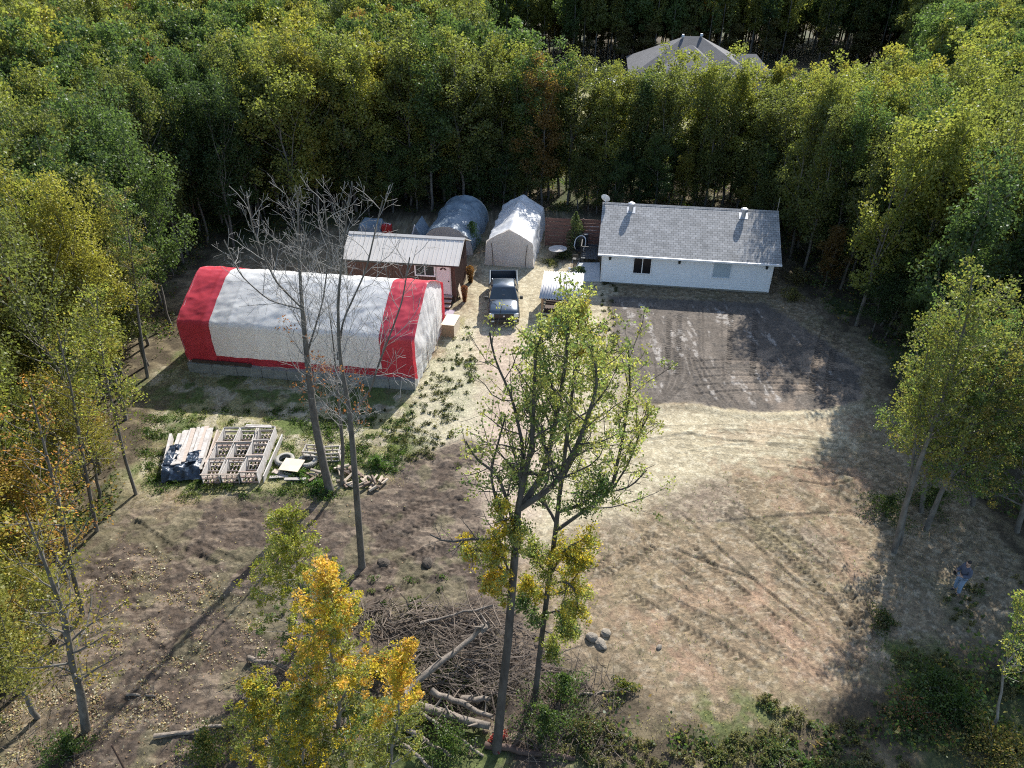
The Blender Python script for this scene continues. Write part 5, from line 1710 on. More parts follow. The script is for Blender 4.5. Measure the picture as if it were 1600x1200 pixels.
bA, bB = G(565, 885), G(515, 766)
def addlimb(ptspx, D, base, r0, dens=2.0, lev=2, leaf=None, Ls=.8, side_n=9):
    def f(tb, T=None, rr=None):
        P = np.array([AT(px, py, D + dd) for (px, py, dd) in ptspx]) - np.array((base[0], base[1], 0))
        cum = np.concatenate([[0], np.cumsum(np.linalg.norm(np.diff(P, axis=0), axis=1))]); n = max(6, int(cum[-1] / .3)); s = np.linspace(0, cum[-1], n)
        Q = np.stack([np.interp(s, cum, P[:, i]) for i in range(3)], 1); Q[1:-1] = (Q[:-2] + Q[1:-1] * 2 + Q[2:]) / 4
        rad = np.linspace(r0, .02, n); tb.mb.tube(Q, list(rad), 8, cap=False)
        for i in range(side_n):
            t = .15 + .85 * (i + tb.rng.rand() * .7) / side_n; j = min(n - 2, int(t * n)); d0 = unit(Q[j + 1] - Q[j])
            a = i * 2.4; an = R(tb.rng.uniform(30, 60)); x = unit(np.cross(d0, (.2, .3, .9))); y = np.cross(d0, x)
            d = d0 * math.cos(an) + (x * math.cos(a) + y * math.sin(a)) * math.sin(an)
            tb.branch(Q[j], d, Ls * cum[-1] * (.22 + .3 * (1 - t)), rad[j] * .5, 2, 2 + lev, up=.09, wob=.17, dens=dens, leaf=leaf)
        if leaf:
            for j in range(n // 2, n):
                if tb.rng.rand() < leaf.get('prob', 1): tb.clump(Q[j], leaf['r'], leaf['n'], leaf['col'](Q[j], tb.rng), leaf.get('size', .06))
    return f


bare_tree(61, bA, [(556, 760, 0), (546, 640, 0), (530, 555, .2), (527, 470, .3), (538, 370, .3), (545, 300, .3)], .14, bA[1], 24,
          'tall bare tree with forked trunk in the dark soil, nearer of the bare pair', .42, 2.3,
          [addlimb([(547, 645, 0), (578, 610, .1), (592, 565, .1), (608, 525, 0), (628, 470, 0), (640, 400, 0)], bA[1], bA, .04, side_n=9, dens=3.0),
           addlimb([(527, 560, .2), (535, 500, .5), (572, 420, .6), (588, 350, .6), (598, 310, .6)], bA[1], bA, .04, side_n=9, dens=3.0)])
bare_tree(62, bB, [(502, 710, 0), (490, 650, 0), (480, 560, 0), (472, 480, 0), (467, 400, 0), (465, 305, 0)], .19, bB[1], 24,
          'tall bare tree beside the firewood heap, its pale limbs crossing the striped tent', .42, 2.7,
          [addlimb([(470, 480, 0), (430, 440, -.3), (395, 360, -.5), (385, 300, -.5)], bB[1], bB, .04, side_n=10, dens=3.0),
           addlimb([(470, 483, 0), (420, 470, .3), (375, 430, .4), (350, 375, .4)], bB[1], bB, .033, side_n=8, dens=3.0),
           addlimb([(478, 560, 0), (505, 470, .3), (515, 390, .4), (505, 305, .4)], bB[1], bB, .04, side_n=9, dens=3.0)])
bC = G(533, 757)
bare_tree(63, bC, [(536, 700, 0), (530, 640, 0), (527, 600, 0), (520, 530, 0), (512, 470, 0)], .09, bC[1], 20,
          'slender half bare tree with a few russet leaves between the two tall bare trees', .3, 2.6)

# ---------------------------------------------------------------- tall poplars in front of the clearing
def mixcol(*cs):
    def f(c, g):
        return cs[g.randint(len(cs))]
    return f
LG = (.20, .235, .08); LY = (.34, .345, .11)
b1 = G(775, 1172)
tb = TreeB(71)
T = [(785, 1080, 0), (794, 1000, 0), (800, 920, 0), (806, 850, 0), (810, 790, 0)]
P = np.array([np.array((b1[0], b1[1], -.3))] + [AT(a, b, b1[1] + c) for a, b, c in T]) - np.array((*b1, 0))
tb.mb.tube(P, [.17, .13, .12, .11, .10, .075], 14, cap=False)
lf = lambda cols, n=22, r=.17, pr_=.8, sz=.060: {'lev': 2, 'r': r * 1.12, 'n': int(n * 1.12), 'size': sz, 'prob': pr_, 'at': (.5, 1.0), 'col': mixcol(*cols)}
D1 = b1[1]
limbs1 = [
    ([(808, 840, 0), (792, 780, 0), (775, 735, -.2), (745, 722, -.3), (728, 690, -.3)], .06, lf([LG, LY], 14, .14, .5), 10),      # bare crooked limb left
    ([(802, 830, 0), (760, 846, -.1), (735, 838, -.3), (700, 852, -.3), (672, 835, -.3)], .05, lf([LG], 6, .1, .12), 8),
    ([(810, 800, 0), (818, 700, .2), (800, 620, .2), (772, 560, 0), (765, 520, 0)], .055, lf([LG, LY], 14, .14, .5), 11),
    ([(810, 790, 0), (832, 690, .1), (835, 600, .1), (838, 540, 0), (848, 520, 0)], .08, lf([LG, LY, GREEN], 26), 14),
    ([(812, 795, 0), (850, 740, .3), (872, 640, .5), (885, 560, .6), (890, 475, .6)], .09, lf([LY, LG], 30, .17, .9), 16),
    ([(812, 795, 0), (865, 760, -.2), (905, 690, -.3), (935, 600, -.3), (925, 540, -.3)], .08, lf([LG, LY], 28, .17, .9), 15),
    ([(806, 860, 0), (780, 800, .2), (765, 740, .3), (790, 650, .3)], .05, lf([LG, GREEN], 14, .15, .55), 9),
    ([(802, 900, 0), (770, 880, -.2), (745, 850, -.2), (725, 868, -.2)], .04, lf([YELLOW, LY], 26, .16, .9), 9),
    ([(806, 850, 0), (790, 810, -.3), (775, 800, -.3), (780, 785, -.3)], .04, lf([YELLOW, LY], 26, .14, .9), 6),
    ([(800, 925, 0), (780, 900, -.3), (760, 905, -.4)], .03, lf([YELLOW, (.45, .3, .05)], 24, .13, .9), 5),
    ([(800, 905, 0), (782, 860, -.3), (770, 830, -.3)], .03, lf([YELLOW, LY], 26, .15, .9), 8),
    ([(802, 880, 0), (815, 850, -.3), (812, 815, -.3)], .03, lf([LY, LG], 24, .15, .8), 6),
    ([(798, 930, 0), (775, 930, -.2), (760, 905, -.2)], .03, lf([(.5, .36, .06), LY], 26, .15, .9), 7),
]
for pts, r, l, sn in limbs1:
    addlimb(pts, D1, b1, r, leaf=l, lev=1, side_n=sn, Ls=.75)(tb)
plant_tree('poplar_tree', 'tall leaning poplar with grey trunk and thin yellow green crown before the clearing', 'tree', (*b1, 0), tb, M['bark_shade_toned'])

b2 = G(834, 1098)
tb = TreeB(72); D2 = b2[1]
T = [(846, 1000, 0), (856, 920, 0), (868, 830, 0), (876, 760, 0), (890, 650, 0), (900, 560, 0), (905, 490, 0)]
P = np.array([np.array((b2[0], b2[1], -.3))] + [AT(a, b, D2 + c) for a, b, c in T]) - np.array((*b2, 0))
tb.mb.tube(P, [.11, .085, .08, .07, .06, .05, .035, .02], 12, cap=False)
limbs2 = [
    ([(868, 830, 0), (910, 800, .1), (955, 768, .1), (972, 690, .1), (985, 610, .1), (982, 545, .1)], .06, lf([LY, LG], 26, .17, .85), 17),
    ([(955, 768, .1), (985, 762, .1), (1010, 735, .1)], .025, lf([LG], 3, .1, .1), 7),
    ([(955, 768, .1), (985, 720, 0), (1005, 660, 0), (1020, 640, 0)], .03, lf([LY], 14, .13, .6), 8),
    ([(870, 820, 0), (850, 780, .2), (820, 770, .4), (800, 730, .4)], .05, lf([DGREEN, GREEN], 26, .19, .9), 11),
    ([(872, 800, 0), (905, 790, -.3), (935, 770, -.4), (945, 740, -.4)], .05, lf([DGREEN, GREEN], 26, .19, .9), 11),
    ([(878, 760, 0), (850, 700, .3), (830, 640, .5), (822, 600, .5)], .05, lf([GREEN, LG], 24, .17, .8), 12),
    ([(878, 750, 0), (905, 700, .2), (925, 640, .3), (940, 560, .3)], .05, lf([LG, LY], 28, .17, .9), 13),
    ([(890, 660, 0), (860, 600, -.2), (850, 560, -.3), (845, 510, -.3)], .04, lf([LG, LY], 26, .16, .85), 11),
    ([(895, 600, 0), (915, 540, 0), (920, 500, 0), (900, 470, 0)], .035, lf([LY, (.33, .28, .06)], 28, .16, .95), 10),
    ([(900, 560, 0), (880, 510, 0), (872, 480, 0)], .03, lf([LY], 26, .15, .95), 7),
    ([(860, 900, 0), (880, 860, -.3), (910, 840, -.5), (925, 845, -.5)], .04, lf([YGREEN, YELLOW], 30, .17, .9), 10),
    ([(858, 915, 0), (885, 905, -.5), (905, 930, -.7), (900, 960, -.7)], .04, lf([YGREEN, LY, YELLOW], 30, .18, .95), 11),
    ([(860, 900, 0), (838, 880, -.3), (828, 850, -.3)], .035, lf([YGREEN, LG], 26, .16, .9), 8),
    ([(852, 960, 0), (880, 950, -.5), (890, 985, -.6)], .03, lf([YGREEN, GREEN], 28, .17, .9), 8),
    ([(850, 980, 0), (825, 960, -.3), (815, 930, -.3)], .03, lf([GREEN, DGREEN], 26, .17, .9), 8),
    ([(850, 985, 0), (880, 1000, -.4), (895, 980, -.5)], .03, lf([YGREEN, LY], 28, .17, .9), 8),
    ([(846, 1005, 0), (858, 1010, -.4), (872, 1030, -.5)], .025, lf([YGREEN, GREEN], 26, .16, .8), 7),
    ([(856, 930, 0), (835, 930, -.3), (822, 905, -.3)], .03, lf([YGREEN, YELLOW], 28, .17, .9), 8),
    ([(866, 850, 0), (890, 870, -.4), (915, 880, -.5)], .03, lf([YGREEN, YELLOW], 28, .17, .9), 9),
    ([(856, 930, 0), (880, 930, -.3), (900, 900, -.3), (918, 870, -.3)], .03, lf([YGREEN, YELLOW], 28, .17, .9), 9),
]
for pts, r, l, sn in limbs2:
    addlimb(pts, D2, b2, r, leaf=l, lev=1, side_n=sn, Ls=.75)(tb)
plant_tree('poplar_tree', 'full yellow green poplar with yellow lower boughs just behind the leaning poplar', 'tree', (*b2, 0), tb, M['bark_shade_toned'])


# ---------------------------------------------------------------- saplings in autumn colour
def sapling(seed, base, toppx, label, cols, n, rad, h0=.2, nl=17, spread=1.0, lean=0.0, prob=.95, lsize=.065, group=None):
    tb = TreeB(seed); rng = tb.rng
    top = AT(toppx[0], toppx[1], base[1] + lean) - np.array((*base, 0)); h = top[2]
    T = np.stack([np.linspace(0, top[0], 12) + rng.normal(size=12) * .05, np.linspace(0, top[1], 12) + rng.normal(size=12) * .05, np.linspace(-.2, h, 12)], 1); T[0, :2] = 0
    rr = np.linspace(rad, .012, 12); tb.mb.tube(T, list(rr), 8, cap=False)
    for i in range(nl):
        t = h0 + (.97 - h0) * (i + .7 * rng.rand()) / nl; j = min(10, int(t * 11)); a = i * 2.4 + rng.rand(); el = R(28 + 25 * t)
        L_ = spread * (1.0 - .75 * max(0, (t - .45) / .55)) * (.7 + .4 * rng.rand())
        d = (math.cos(a) * math.cos(el), math.sin(a) * math.cos(el), math.sin(el))
        q = T[j] + (T[j + 1] - T[j]) * (t * 11 - j)
        cset = cols(t)
        tb.branch(q, d, L_, rr[j] * .45, 1, 2, up=.08, wob=.15, dens=3.0, leaf={'lev': 1, 'r': .17, 'n': n, 'size': lsize, 'prob': prob, 'at': (.55, 1.0), 'col': mixcol(*cset)})
    for t in (.8, .88, .95, 1.0):
        tb.clump(T[min(11, int(t * 11))], .2, n * 2, cols(t)[0], lsize)
    return plant_tree('poplar_sapling', label, 'tree', (*base, 0), tb, M['bark_pale'], group)


OR2 = (.60, .385, .08)
sapling(81, (-5.35, 12.6), (512, 882), 'bright orange and yellow young poplar in front of the brush pile', lambda t: (OR2, (.62, .46, .10)) if t > .9 else ((YELLOW, OR2, YGREEN) if t > .65 else ((OR2, YELLOW, YGREEN) if t > .38 else (YGREEN, GREEN, OLIVE, YELLOW))), 52, .09, .06, 46, 2.1)
sapling(82, G(490, 1015), (447, 800), 'yellow green young poplar close to the tall bare trunk', lambda t: (YGREEN, LY, (.30, .30, .05)) if t > .35 else (OLIVE, GREEN), 44, .06, .12, 34, 2.3)
sapling(83, (-4.0, 12.0), (640, 1000), 'young poplar with orange and yellow leaves leaning over the brush pile logs', lambda t: (OR2, YELLOW) if t > .55 else (YGREEN, OLIVE), 44, .06, .2, 24, 1.3)
sapling(84, (-7.2, 12.4), (395, 1065), 'low yellow green young poplar at the bottom of the brush heap', lambda t: (YGREEN, YELLOW, OLIVE), 44, .05, .12, 26, 1.7)
sapling(85, (-6.2, 11.4), (470, 1085), 'short bushy young poplar with mixed olive and gold leaves', lambda t: (YGREEN, YELLOW, OLIVE), 44, .05, .12, 26, 1.7)
sapling(86, G(1552, 1150), (1598, 930), 'small green poplar leaning out near the person', lambda t: (YGREEN, GREEN), 16, .05, .45, 13, 1.0, prob=.8)
sapling(87, G(1618, 1120), (1660, 960), 'green sapling beside the small leaning poplar', lambda t: (YGREEN, GREEN), 14, .05, .35, 14, 1.3)

# the group above the person: crooked stems from one foot
def stem_tree(seed, base, pp, label, rad, cols, nlimb, t0=.42, Lm=2.2, n=20):
    tb = TreeB(seed); rng = tb.rng
    P = np.array([np.array((base[0], base[1], -.2))] + [AT(px, py, base[1] + dd) for (px, py, dd) in pp]) - np.array((*base, 0))
    cum = np.concatenate([[0], np.cumsum(np.linalg.norm(np.diff(P, axis=0), axis=1))]); s = np.linspace(0, cum[-1], 22)
    T = np.stack([np.interp(s, cum, P[:, i]) for i in range(3)], 1)
    rr = np.linspace(rad, .02, 22); tb.mb.tube(T, list(rr), 9, cap=False)
    for i in range(nlimb):
        t = t0 + (.98 - t0) * (i + rng.rand() * .7) / nlimb; j = min(20, int(t * 21)); a = i * 2.4 + rng.rand(); el = R(15 + 35 * t)
        d = (math.cos(a) * math.cos(el), math.sin(a) * math.cos(el), math.sin(el))
        tb.branch(T[j], d, Lm * (1.05 - .6 * t) * (.7 + .5 * rng.rand()), rr[j] * .45, 1, 2, up=.06, wob=.13, dens=2.3,
                  leaf={'lev': 1, 'r': .30, 'n': n, 'size': .085, 'prob': .85, 'at': (.6, 1.0), 'col': mixcol(*cols)})
    return plant_tree('poplar_tree', label, 'tree', (*base, gz(*base)), tb, M['bark'])


stem_tree(91, G(1398, 862), [(1412, 800, 0), (1424, 760, 0), (1445, 700, .2), (1480, 600, .3), (1510, 500, .3), (1520, 430, .3)], 'pale leaning poplar at the corner of the clearing, longest of its clump', .13, [(.17, .18, .045), OLIVE, (.15, .17, .05)], 30, .48, 3.0, 34)
stem_tree(92, G(1408, 850), [(1420, 770, 0), (1430, 690, 0), (1440, 610, 0), (1450, 545, 0)], 'dark slim poplar stem rising straight beside the pale leaning poplar', .08, [OLIVE, YGREEN], 22, .5, 2.2, 26)
stem_tree(93, G(1447, 828), [(1470, 770, 0), (1492, 730, 0), (1530, 640, 0), (1580, 540, 0)], 'leaning poplar with broken fork in the shade behind the pale leaning poplar', .12, [OLIVE, GREEN, (.24, .21, .06)], 38, .30, 3.2, 40)
stem_tree(94, G(1440, 800), [(1448, 740, 0), (1462, 650, 0), (1490, 560, 0), (1500, 480, 0)], 'straight poplar hidden in the middle of the shaded clump', .11, [GREEN, OLIVE], 36, .30, 3.0, 38)
stem_tree(95, G(1520, 790), [(1540, 700, 0), (1570, 600, 0), (1600, 500, 0)], 'broad green poplar behind the shaded clump at the right edge of the view', .12, [GREEN, OLIVE], 42, .22, 3.4, 42)
stem_tree(96, G(1590, 830), [(1610, 760, 0), (1640, 660, 0), (1680, 560, 0)], 'outermost green poplar overhanging the shade above the person', .12, [GREEN, OLIVE], 42, .2, 3.6, 42)

# left edge trees standing free on the soil
bl = G(132, 1140)
stem_tree(101, bl, [(125, 1080, 0), (112, 1035, 0), (100, 960, 0), (70, 880, 0), (40, 800, 0)], 'crooked dark trunk tree with sparse gold leaves standing alone in the leaf litter', .15, [(.32, .26, .05), (.22, .20, .05)], 26, .3, 2.4, 9)
stem_tree(102, G(212, 772), [(196, 720, 0), (180, 650, 0), (165, 590, 0), (155, 520, 0), (150, 450, 0)], 'slim poplar at the corner of the grass near the lumber pile', .08, [YGREEN, (.2, .21, .05)], 24, .42, 2.2, 24)
stem_tree(103, G(230, 590), [(222, 540, 0), (214, 480, 0), (208, 420, 0), (200, 360, 0), (195, 300, 0)], 'poplar with long bare stem beside the left end of the tent', .10, [OLIVE, (.2, .17, .06), GREEN], 26, .45, 2.4, 30)
stem_tree(104, G(150, 830), [(138, 760, 0), (125, 690, 0), (110, 600, 0), (90, 520, 0)], 'half bare poplar at the soil edge with scattered yellow leaves', .09, [(.25, .22, .05), YGREEN], 22, .4, 2.3, 9)
stem_tree(105, G(128, 960), [(110, 880, 0), (95, 800, 0), (70, 700, 0), (50, 620, 0)], 'thin grey poplar with few orange leaves leaning over the litter', .10, [(.40, .2, .06), (.25, .22, .05)], 22, .4, 2.3, 7)
stem_tree(106, G(40, 850), [(20, 780, 0), (0, 700, 0), (-20, 600, 0)], 'dark mossy trunk at the very edge of the woods', .16, [YGREEN, OLIVE], 22, .4, 2.5, 14)

# two browned shrubs, the young conifer and the rest of the bushes
def leafy(name, label, cat, base, prof_, cols, n, size, stem=None, group=None, jag=.25, seed=1, rot=0):
    """prof_: [(z, r)]"""
    rng = np.random.RandomState(seed)
    z = np.array([p[0] for p in prof_]); r = np.array([p[1] for p in prof_])
    zz = rng.uniform(z[0], z[-1], n); a = rng.rand(n) * 2 * PI
    rr = np.interp(zz, z, r) * (1 + jag * np.sin(a * 3 + zz * 3 + seed) * .5 + jag * (fbm(a * 1.5 + seed, zz * 2.5, 1.0, 2, seed) - .5) * 3)
    q = rng.rand(n) ** .45
    P = np.stack([np.cos(a) * rr * q, np.sin(a) * rr * q, zz], 1)
    C = np.array([cols[k] for k in rng.randint(len(cols), size=n)]) * (.7 + .6 * rng.rand(n, 1))
    t = thing(name, label, cat, (*base, gz(*base)), rot, group)
    link('foliage', leaf_mesh('foliage', P, size * (.7 + .6 * rng.rand(n)), C, rng), M['leaf'], t)
    b = MB()
    for k in range(stem or 4):
        a = rng.rand() * 6.28; w = r.max() * .7
        b.tube([(0, 0, -.05), (w * .3 * math.cos(a), w * .3 * math.sin(a), z[-1] * .4), (w * math.cos(a), w * math.sin(a), z[-1] * .85)], [.025, .016, .006], 5, cap=False)
    b.build('stem', M['bark'], t)
    return t


leafy('cedar_shrub', 'rust topped cedar shrub, farther of the browned pair beside the cabin', 'shrub', G(735, 441), [(0, .14), (.5, .22), (.95, .30), (1.15, .27), (1.3, .05)], [(.34, .16, .06), (.12, .08, .03), (.28, .14, .06)], 2200, .06, group='browned shrubs beside the cabin', seed=3, jag=.12)
leafy('cedar_shrub', 'red brown cedar shrub, nearer of the browned pair beside the cabin steps', 'shrub', G(726, 471), [(0, .12), (.5, .17), (.95, .25), (1.1, .24), (1.2, .05)], [(.26, .10, .06), (.20, .08, .05), (.30, .15, .09)], 2000, .055, group='browned shrubs beside the cabin', seed=5, jag=.12)
leafy('young_spruce', 'small pale green conifer in front of the board fence', 'tree', G(898, 392), [(.2, .5), (.9, .62), (1.8, .5), (2.6, .3), (3.2, .04)], [(.14, .17, .07), (.09, .12, .05)], 3600, .075, seed=8, jag=.4)
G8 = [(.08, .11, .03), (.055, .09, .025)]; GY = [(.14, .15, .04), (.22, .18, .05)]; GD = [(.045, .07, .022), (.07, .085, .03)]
bushes = [
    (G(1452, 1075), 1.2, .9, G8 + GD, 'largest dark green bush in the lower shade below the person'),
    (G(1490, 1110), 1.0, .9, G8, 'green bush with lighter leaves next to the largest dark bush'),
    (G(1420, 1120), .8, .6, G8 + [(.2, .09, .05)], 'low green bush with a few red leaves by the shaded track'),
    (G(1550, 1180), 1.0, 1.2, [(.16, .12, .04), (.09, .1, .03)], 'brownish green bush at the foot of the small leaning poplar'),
    (G(1215, 1178), .9, .28, [(.08, .11, .04), (.12, .12, .05)], 'low dull green ground bush at the lower edge of the clearing'),
    (G(1120, 1182), .6, .25, [(.10, .12, .045), (.14, .13, .05)], 'low green bush with yellow tips below the trampled clearing'),
    (G(1260, 1200), .9, .3, [(.07, .11, .035)], 'spreading green bush closest to the lower edge of the clearing'),
    (G(975, 1075), .5, .4, GY + G8, 'small tawny bush at the edge of the trampled clearing'),
    (G(1380, 975), .55, .5, GD + [(.15, .12, .06)], 'small dark tuft bush at the shade line'),
    (G(880, 1090), .7, 1.3, G8, 'tall green bush right behind the twin poplar trunks'),
    (G(850, 1150), .9, 1.4, G8 + GD, 'dark green bush at the foot of the twin poplars'),
    (G(912, 1150), .55, .6, [(.08, .11, .035), (.13, .1, .05)], 'loose grey green bush right of the twin poplars'),
    (G(700, 1170), .9, .8, G8, 'green bush sprouting between the fallen logs'),
    (G(640, 1140), .8, .7, G8 + GY, 'mixed green bush growing over the lowest logs'),
    (G(600, 1050), .7, .8, GY + [ORANGE], 'yellowing bush at the shaded hollow of the brush pile'),
    (G(700, 1050), .7, .5, GD, 'dark low bush in the hollow behind the long log'),
    (G(777, 1160), .25, .45, [(.28, .05, .05), (.2, .04, .04)], 'small crimson leaved bush at the tall poplar foot'),
    (G(330, 1185), 1.0, 1.2, GY + G8, 'bushy green growth beneath the low young poplar'),
    (G(110, 1175), .8, .7, G8, 'green bush in the lower leaf litter by the crooked trunk'),
    (G(590, 730), .55, .6, [(.07, .12, .03)], 'bright green weed bush beside the firewood heap'),
    (G(500, 765), .6, .5, [(.06, .11, .03)], 'green weed bush at the foot of the left bare trunk'),
    (G(470, 745), .5, .3, [(.07, .12, .03)], 'low green weed patch below the tyres'),
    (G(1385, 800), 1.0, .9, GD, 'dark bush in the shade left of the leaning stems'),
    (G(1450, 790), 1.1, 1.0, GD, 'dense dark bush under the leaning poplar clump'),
    (G(738, 388), .7, 2.2, [(.07, .12, .035), (.1, .15, .04)], 'tall green bush growing behind the cabin gable'),
    (G(1245, 440), .8, 1.1, [(.17, .15, .06), (.12, .1, .05)], 'tawny dry bush at the right end of the bungalow'),
    (G(1238, 468), .7, .8, [(.15, .14, .05)], 'low tawny bush in front of the right corner of the bungalow'),
    (G(880, 402), .6, .6, [(.07, .09, .03)], 'low green bush around the round garden table'),
    (G(905, 425), .45, .45, [(.08, .11, .04)], 'small green bush at the rim of the concrete slab'),
    (G(860, 412), .5, .35, [(.12, .12, .05)], 'low dry tuft next to the garage tent corner'),
]
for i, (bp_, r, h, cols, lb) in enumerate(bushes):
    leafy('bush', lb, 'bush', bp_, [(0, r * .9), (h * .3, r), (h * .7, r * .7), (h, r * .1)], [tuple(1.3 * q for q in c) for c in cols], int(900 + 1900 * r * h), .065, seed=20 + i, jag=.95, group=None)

# ---------------------------------------------------------------- felled logs and the brush pile
M['logbark'] = pm('felled_log_bark', (.24, .20, .16), (.09, .075, .06), 5, .9, bump=.015)
def logd(a, b, r, lb, ha=.15, hb=.15, mat=None):
    A, B = Vector((*G(a[0], a[1], ha), ha)), Vector((*G(b[0], b[1], hb), hb))
    n = 8; pts = [A.lerp(B, k / n) + Vector((random.Random(k + a[0]).uniform(-.05, .05), random.Random(k * 3 + a[1]).uniform(-.04, .04), .05 * math.sin(k * 1.3 + a[0]))) for k in range(n + 1)]
    mb_ = MB(); c = A.copy(); pts = [p - c for p in pts]
    mb_.tube(pts, list(np.linspace(r, r * .62, n + 1)), 10)
    for k in (2, 4, 5, 7):
        d = Vector((random.Random(k + a[0]).uniform(-1, 1), random.Random(k * 7 + a[1]).uniform(-1, 1), .9)).normalized()
        mb_.tube([pts[k], pts[k] + d * r * 2.2, pts[k] + d * (r * 2.2 + .25)], [r * .3, r * .2, .006], 5)
    o = mb_.build('fallen_log', mat or M['logbark'], smooth=True); o.location = c
    return tag(o, lb, 'log')
logd((632, 1082), (752, 984), .13, 'long mossy log propped slantwise across the brush pile', .55, 1.15)
logd((752, 984), (765, 975), .15, 'broken pale stub at the raised end of the slanting log', 1.15, 1.2)
logd((645, 1102), (765, 1135), .19, 'thickest felled log with pinkish bark below the hollow', .25, .3)
logd((675, 1080), (770, 1120), .12, 'reddish log between the slanting log and the thickest log', .45, .35)
logd((722, 1092), (765, 1092), .13, 'short log end lying level beside the tall poplar', .3, .3)
logd((635, 1098), (755, 1180), .07, 'thin straight pole running down toward the crimson bush', .5, .1)
logd((628, 1135), (705, 1180), .09, 'mid sized log lowest but one in the brush', .3, .2)
logd((612, 1145), (685, 1210), .07, 'slender log furthest down in the undergrowth', .25, .15)
logd((655, 975), (768, 946), .06, 'thin pale pole lying on the crest of the brush pile', .5, .6)
logd((385, 1030), (450, 1040), .10, 'dark branch end sticking out beyond the orange young poplar', .2, .3)
logd((385, 1092), (435, 1094), .12, 'cut log end protruding from the gold leaves', .3, .35)
logd((905, 1085), (965, 1080), .05, 'thin dark stick on the bare patch by the twin poplars', .05, .06)
logd((760, 1165), (900, 1185), .12, 'dark rotten log half hidden under the green bushes', .1, .1, M['wood_dark'])
logd((240, 1150), (380, 1130), .08, 'grey dead limb lying along the lower soil ridge', .1, .12)
logd((200, 1085), (245, 1088), .05, 'small stick half buried in the leaf litter', .04, .05)
rg = np.random.RandomState(9); tb = MB()
c0 = np.array(G(720, 1030)); ex = 2.9; ey = 1.9
for i in range(800):
    a = rg.rand() * 6.28; q = math.sqrt(rg.rand()); x = c0[0] + ex * q * math.cos(a); y = c0[1] + ey * q * math.sin(a) + .3
    hollow = math.hypot((x - G(745, 1050)[0]) / .9, (y - G(745, 1050)[1]) / .6) < 1
    zt = .7 * (1 - q ** 2) * (.35 if hollow else 1) * rg.rand() + .05
    L_ = .5 + 1.5 * rg.rand(); d = unit(np.array((rg.normal() * 1.0 + .6, rg.normal() * .6, rg.normal() * .18)))
    p = np.array((x, y, zt)); mid = p + d * L_ * .5 + rg.normal(size=3) * .09; e = p + d * L_ + np.array((0, 0, .12 * rg.normal()))
    r0 = .005 + .032 * rg.rand() ** 4
    tb.tube([p, mid, e], [r0, r0 * .8, r0 * .4], 3, cap=False)
for i in range(420):      # pale slash along the crest
    x, y = G(rg.uniform(560, 770), rg.uniform(950, 990)); L_ = .3 + .8 * rg.rand(); d = unit(np.array((rg.normal() + .5, rg.normal() * .7, rg.normal() * .15)))
    p = np.array((x, y, .08 + .3 * rg.rand())); tb.tube([p, p + d * L_ * .5 + rg.normal(size=3) * .04, p + d * L_], [.018 * rg.rand() + .006] * 3, 3, cap=False)
for i in range(260):
    x, y = G(rg.uniform(380, 560), rg.uniform(1020, 1150)); L_ = .4 + 1.2 * rg.rand(); d = unit(np.array((rg.normal(), rg.normal() * .6, rg.normal() * .3 + .1)))
    p = np.array((x, y, .08 + .3 * rg.rand())); tb.tube([p, p + d * L_ * .5 + rg.normal(size=3) * .06, p + d * L_], [.012 * rg.rand() + .005] * 3, 3, cap=False)
for i in range(700):      # dead twigs under the left woods and the shade
    px, py = (rg.uniform(0, 130), rg.uniform(560, 1190)) if i % 2 else (rg.uniform(820, 960), rg.uniform(1040, 1190))
    x, y = G(px, py); L_ = .4 + 1.1 * rg.rand(); d = unit(np.array((rg.normal(), rg.normal(), rg.normal() * .5 + .5)))
    p = np.array((x, y, .03)); tb.tube([p, p + d * L_ * .5 + rg.normal(size=3) * .06, p + d * L_], [.012, .008, .004], 3, cap=False)
o = tb.build('brushwood', M['twig']); tag(o, 'tangle of grey cut brush and twigs heaped around the felled logs', 'brushwood', kind='stuff')

# ---------------------------------------------------------------- small growth
def scatter(name, label, cat, P, S, C, seed, flat=0.0):
    o = link(name, leaf_mesh(name, P, S, C, np.random.RandomState(seed), flat=flat), M['leaf']); tag(o, label, cat, kind='stuff'); return o


def gzv(x, y):
    i = np.clip(np.searchsorted(gx, x), 1, len(gx) - 1); j = np.clip(np.searchsorted(gy, y), 1, len(gy) - 1); return GZ[i, j]


rs = np.random.RandomState(77)
# fallen leaves
n = 70000
x, y = rs.uniform(-17.5, -4.5, n), rs.uniform(12, 26.5, n)
dl = sdist(x, y, LITTER) + (fbm(x, y, .8, 4, 3) - .5) * 5
k = rs.rand(n) < np.clip(.05 + .95 * sstep(-1.0, 2.5, dl + (18 - y) * .25), 0, 1) * (sstep(.44, .60, fbm(x, y, 1.3, 4, 6)) * .93 + .07) * (.35 + .65 * sstep(23, 15, y))
x, y = x[k], y[k]; n = len(x)
pal = np.array([(.66, .54, .32), (.60, .40, .27), (.56, .47, .22), (.40, .27, .17), (.74, .68, .5)])
C = pal[rs.randint(5, size=n)] * (.6 + .5 * rs.rand(n, 1))
scatter('fallen_leaves', 'pale yellow and pink fallen leaves strewn over the dark soil', 'leaves', np.stack([x, y, gzv(x, y) + .015], 1), .035 + .06 * rs.rand(n) ** 2, C, 1, flat=1.2)
